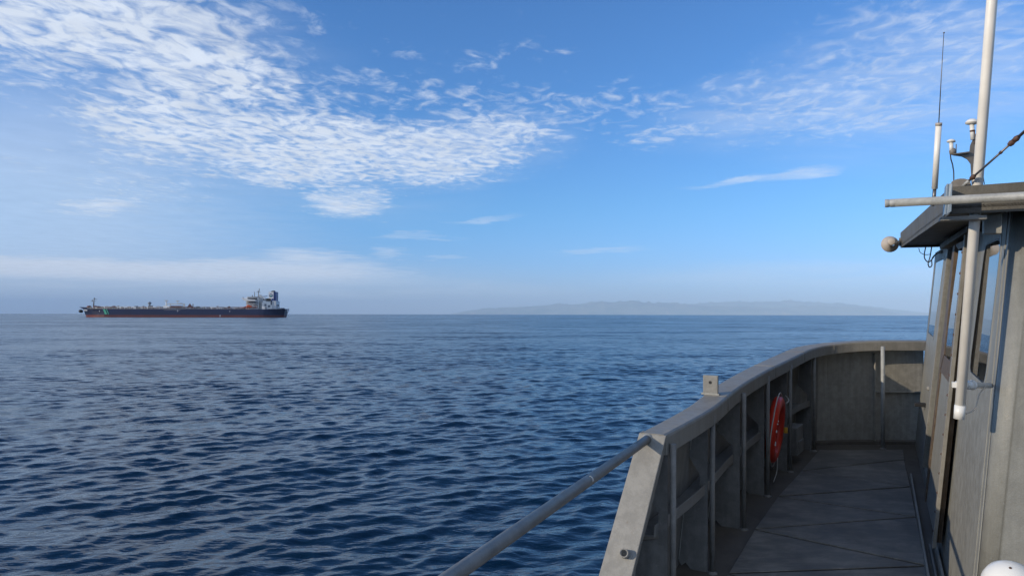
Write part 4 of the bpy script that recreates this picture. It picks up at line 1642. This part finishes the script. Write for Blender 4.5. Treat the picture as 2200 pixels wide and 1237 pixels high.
# tall white whip aerial through the eave
lo, hi = PD(2060.5, 899, 2.95), PD(2131.5, -2, 2.84)
dv = (hi - lo).normalized()
wa = Thing('tall_aerial', lo, 'tall thick white fibreglass aerial standing past the roof edge, clamped to the wheelhouse wall', 'aerial')
wa.part('mast_tube', MB().tube([lo + dv * .055, hi + dv * 1.9], .0193, 28), MAT['white'])
wa.part('end_sleeve', MB().tube([lo, lo + dv * .056], .0205, 28), MAT['white2'])
cz = PD(2066, 826, 2.955)
wa.part('clamp', MB().lathe(cz - dv * .010, dv, [(.0195, 0), (.0235, 0), (.0235, .021), (.0195, .021)], 24).box(cz - N2 * .024 - E2 * .008, .022, .03, .022, ax=N2, ay=E2), MAT['white2'])
wl = PD(2127, 828, 3.03)
ad = (wl - cz).normalized()
dist_ = (wl - cz).length
wa.part('insulator', MB().lathe(cz + ad * .020, ad, [(.009, 0), (.010, .012), (.006, .014), (.012, .020), (.019, .024), (.019, .034), (.015, .036), (.021, .044), (.021, .050), (.013, .052), (.011, max(dist_ - .02, .06)), (.008, dist_ - .018)], 22), MAT['white2'])
wa.part('stub_bolt', MB().tube([cz + ad * (dist_ - .02), cz + ad * (dist_ + .01)], .009, 10), MAT['rusty'])
wa.part('lead_wire', MB().tube(spline([PD(2126, 827, 3.02), PD(2116, 832, 2.99), PD(2105, 845, 2.97), PD(2100, 862, 2.96), PD(2093, 880, 2.95), PD(2074, 889, 2.945)], 6), .0024, 8), MAT['cream'])

# slim aerial
b_ = PD(2007, 421, 3.56)
t_ = PD(2017, 264, 3.48)
sa = Thing('slim_aerial', b_, 'slim aerial with white base tube and thin dark whip on the eave', 'aerial')
dv = (t_ - b_).normalized()
ln_ = (t_ - b_).length
sa.part('base_tube', MB().tube([b_ + dv * .035, t_ - dv * .012], .0135, 20), MAT['white'])
sa.part('top_collar', MB().tube([t_ - dv * .014, t_], .0148, 20), MAT['cream'])
sa.part('steel_foot', MB().tube([b_ - dv * .05, b_ + dv * .036], .0085, 14), MAT['steel'])
sa.part('whip', MB().tube([t_, PD(2022, 170, 3.45), PD(2028, 70, 3.42)], [.0024, .002, .0014], 8), MAT['steel'])
sa.part('whip_tip', MB().lathe(PD(2028, 71, 3.42), dv, [(0, -.004), (.004, -.002), (.004, .002), (0, .004)], 8), MAT['steel'])

# satellite receivers on their bracket
gb = Thing('receiver_bracket', PD(2092, 398, 3.2), 'rusty grey bracket post with a curved arm beside the tall aerial', 'bracket')
d_ = 3.2
pb = MB().prism([PD(2084.5, 312, d_), PD(2090, 300, d_), PD(2095, 300, d_), PD(2096, 320, d_), PD(2096, 402, d_), PD(2088, 402, d_), PD(2085.5, 352, d_), PD(2078, 342, d_), PD(2066, 336, d_), PD(2047, 333.5, d_), PD(2047, 331, d_), PD(2083, 326, d_)], E2 * .012)
gb.part('bracket_plate', pb, MAT['bracket'], bevel=.001)
gb.part('arm_flange', MB().prism([PD(2047, 331.5, d_), PD(2083, 326.5, d_), PD(2083, 329, d_), PD(2047, 334, d_)], E2 * -.016), MAT['bracket'])
gb.part('cable_strand', MB().tube(spline([PD(2093, 282, 3.19), PD(2096, 296, 3.18), PD(2093, 310, 3.19)], 5), .002, 6), MAT['rusty'])


def mushroom(px, py, w_px, hpx, stem_px, d, label, stem_to):
    c = PD(px, py, d)
    R0 = w_px / 2 / F * d
    st = PD(px + stem_to[0], py + stem_to[1], d)
    t = Thing('satellite_receiver', st, label, 'receiver', 'mushroom shaped satellite receivers on the wheelhouse roof')
    h = hpx / F * d
    t.part('dome', MB().lathe(c, ZUP + N2 * .05, [(0, h * .62), (R0 * .45, h * .56), (R0 * .78, h * .36), (R0 * .97, h * .06), (R0, -h * .08), (R0 * .93, -h * .22), (R0 * .45, -h * .36), (0, -h * .36)], 26), MAT['white2'])
    t.part('dome_rim', MB().lathe(c, ZUP + N2 * .05, [(R0 * .96, -h * .13), (R0 * 1.015, -h * .10), (R0 * 1.015, -h * .02), (R0 * .97, 0)], 26), MAT['cream'])
    t.part('stem', MB().tube([c - ZUP * h * .3, st], stem_px / 2 / F * d, 16), MAT['white2'])
    return t


tm = mushroom(2088, 263.5, 25, 13, 9, 3.2, 'larger white mushroom receiver high on the bracket post by the tall aerial', (2, 37))
tm.part('tape_wrap', MB().tube([PD(2089.2, 280, 3.2), PD(2089.4, 284, 3.2)], .0105, 14), MAT['rusty'])
sm = mushroom(2043.5, 304, 17, 8, 8, 3.2, 'smaller white mushroom receiver on the end of the bracket arm', (.8, 22))
sm.part('knuckle', MB().lathe(PD(2046.5, 325, 3.2), ZUP, [(0, -.018), (.011, -.014), (.014, 0), (.010, .012), (0, .014)], 14), MAT['bracket'])
sm.part('pin', MB().tube([PD(2054, 330, 3.2), PD(2054.5, 310, 3.2)], .002, 8), MAT['bracket'])
ca = single('receiver_cable', MB().tube(spline([PD(2042, 332, 3.19), PD(2043, 342, 3.19), PD(2046, 352, 3.19), PD(2047.5, 360, 3.19), PD(2049, 372, 3.19), PD(2049, 402, 3.19)], 6), [.0020] * 12 + [.004] * 6 + [.0022] * 13, 8) if False else
            MB().tube(spline([PD(2042, 332, 3.19), PD(2043, 342, 3.19), PD(2046, 352, 3.19), PD(2047.5, 360, 3.19), PD(2049, 372, 3.19), PD(2049, 402, 3.19)], 6), .0026, 8),
            MAT['cable'], PD(2049, 402, 3.19), 'short dark cable hanging from the smaller white receiver', 'cable')

# stay wire with turnbuckle
s0, s1 = PD(2073, 396, 2.90), PD(2203, 281, 2.62)
sv = s1 - s0
st = Thing('stay_wire', s0, 'steel stay wire with shackles rising from the roof corner', 'stay')
st.part('wire', MB().tube([s0 + sv * .03, s0 + sv * .80], .0042, 10), MAT['steel'])
st.part('wire', MB().tube([s0 + sv * .86, s1 + sv * 1.2], .0058, 10), MAT['steel'])
for f0, rr in ((.145, .010), (.62, .0065), (.79, .011), (.865, .011)):
    c = s0 + sv * f0
    st.part('shackle', MB().lathe(c, sv, [(0, -rr * 1.2), (rr * .8, -rr), (rr, 0), (rr * .7, rr), (0, rr * 1.2)], 12), MAT['rusty'])
st.part('link', MB().tube([s0 + sv * .775, s0 + sv * .80 + ZUP * .008, s0 + sv * .85 + ZUP * .008, s0 + sv * .88], .0035, 8), MAT['rusty'])
st.part('link', MB().tube([s0 + sv * .775, s0 + sv * .80 - ZUP * .008, s0 + sv * .85 - ZUP * .008, s0 + sv * .88], .0035, 8), MAT['rusty'])
st.part('eye_bolt', MB().tube([s0 - sv * .045, s0 + sv * .08], .0065, 10), MAT['galv'])
lead = single('loose_wire', MB().tube(spline([PD(2111, 362, 3.0), PD(2112, 376, 3.0), PD(2115, 396, 3.0)], 5), .0016, 6), MAT['cable'], PD(2115, 396, 3.0), 'thin dark wire behind the foot of the tall white aerial', 'wire')

# horn loudspeaker under the visor corner
hc_ = PD(1914, 523, 6.95)
hn = Thing('horn_loudspeaker', hc_, 'round cream horn loudspeaker on the forward corner of the visor', 'loudspeaker')
hd = Vector((.34, .93, -.06)).normalized()
hn.part('horn_bell', MB().lathe(hc_, hd, [(.030, -.055), (.034, -.02), (.050, .015), (.068, .04), (.076, .055), (.079, .06), (.076, .064), (.060, .045)], 28), MAT['cream'])
hn.part('horn_driver', MB().lathe(hc_ - ZUP * -.012, -hd, [(.036, -.01), (.037, .04), (.034, .055), (.026, .060), (0, .061)], 24), MAT['cream'])
hn.part('mounting_arm', MB().tube([hc_ + N2 * .03, PD(1927, 519, 6.98), PD(1936, 519, 7.02)], .011, 10), MAT['white2'])
hn.part('mounting_plate', MB().box(PD(1934, 520, 7.05), .02, .03, .08, ax=N2, ay=E2), MAT['bracket'])

# cables looping out from under the visor
d_ = 6.6
cb_ = Thing('cable_bundle', PD(2010, 535, d_), 'loops of dark cable hanging under the visor by the front window', 'cable')
cb_.part('cable', MB().tube(spline([PD(1989, 530, d_), PD(1986, 545, d_), PD(1987, 556, d_), PD(1995, 563, d_), PD(2003, 556, d_), PD(2010, 547, d_), PD(2024, 540, d_)], 6), .005, 8), MAT['cable'])
cb_.part('cable', MB().tube(spline([PD(2002, 528, d_), PD(1998, 552, d_), PD(1994, 566, d_), PD(1997, 574, d_), PD(2002, 570, d_), PD(2002, 558, d_), PD(2008, 548, d_), PD(2022, 541, d_)], 6), .005, 8), MAT['cable'])
cb_.part('cable', MB().tube(spline([PD(1974, 533, d_), PD(1977, 542, d_), PD(1987, 547, d_), PD(2000, 546, d_)], 6), .003, 8), MAT['cable'])
cb_.part('junction_block', MB().box(PD(2027, 541, d_ - .3), .05, .03, .03), MAT['grit'], bevel=.004)

# white dome low at the corner
dc = PD(2171, 1262, 2.45)
wd_ = Thing('white_dome', dc, 'rounded white dome cover low at the wheelhouse corner by the lower right edge', 'dome')
rd_ = 56 / F * 2.45
wd_.part('dome_shell', MB().lathe(dc, (-.25, -.35, .9), [(rd_ * 1.02, -.02), (rd_, 0), (rd_ * .95, rd_ * .32), (rd_ * .8, rd_ * .62), (rd_ * .5, rd_ * .88), (rd_ * .2, rd_ * .985), (0, rd_)], 36), MAT['white2'])
wd_.part('dome_base', MB().lathe(dc, (-.25, -.35, .9), [(0, -.16), (rd_ * .7, -.16), (rd_ * .75, -.05), (rd_ * 1.05, -.03), (rd_ * 1.05, -.015), (0, -.015)], 28), MAT['cap'])
wd_.part('centre_screw', MB().lathe(dc + Vector((-.25, -.35, .9)).normalized() * rd_ * .985, (-.25, -.35, .9), [(.005, 0), (.004, .003), (0, .003)], 10), MAT['rusty'])
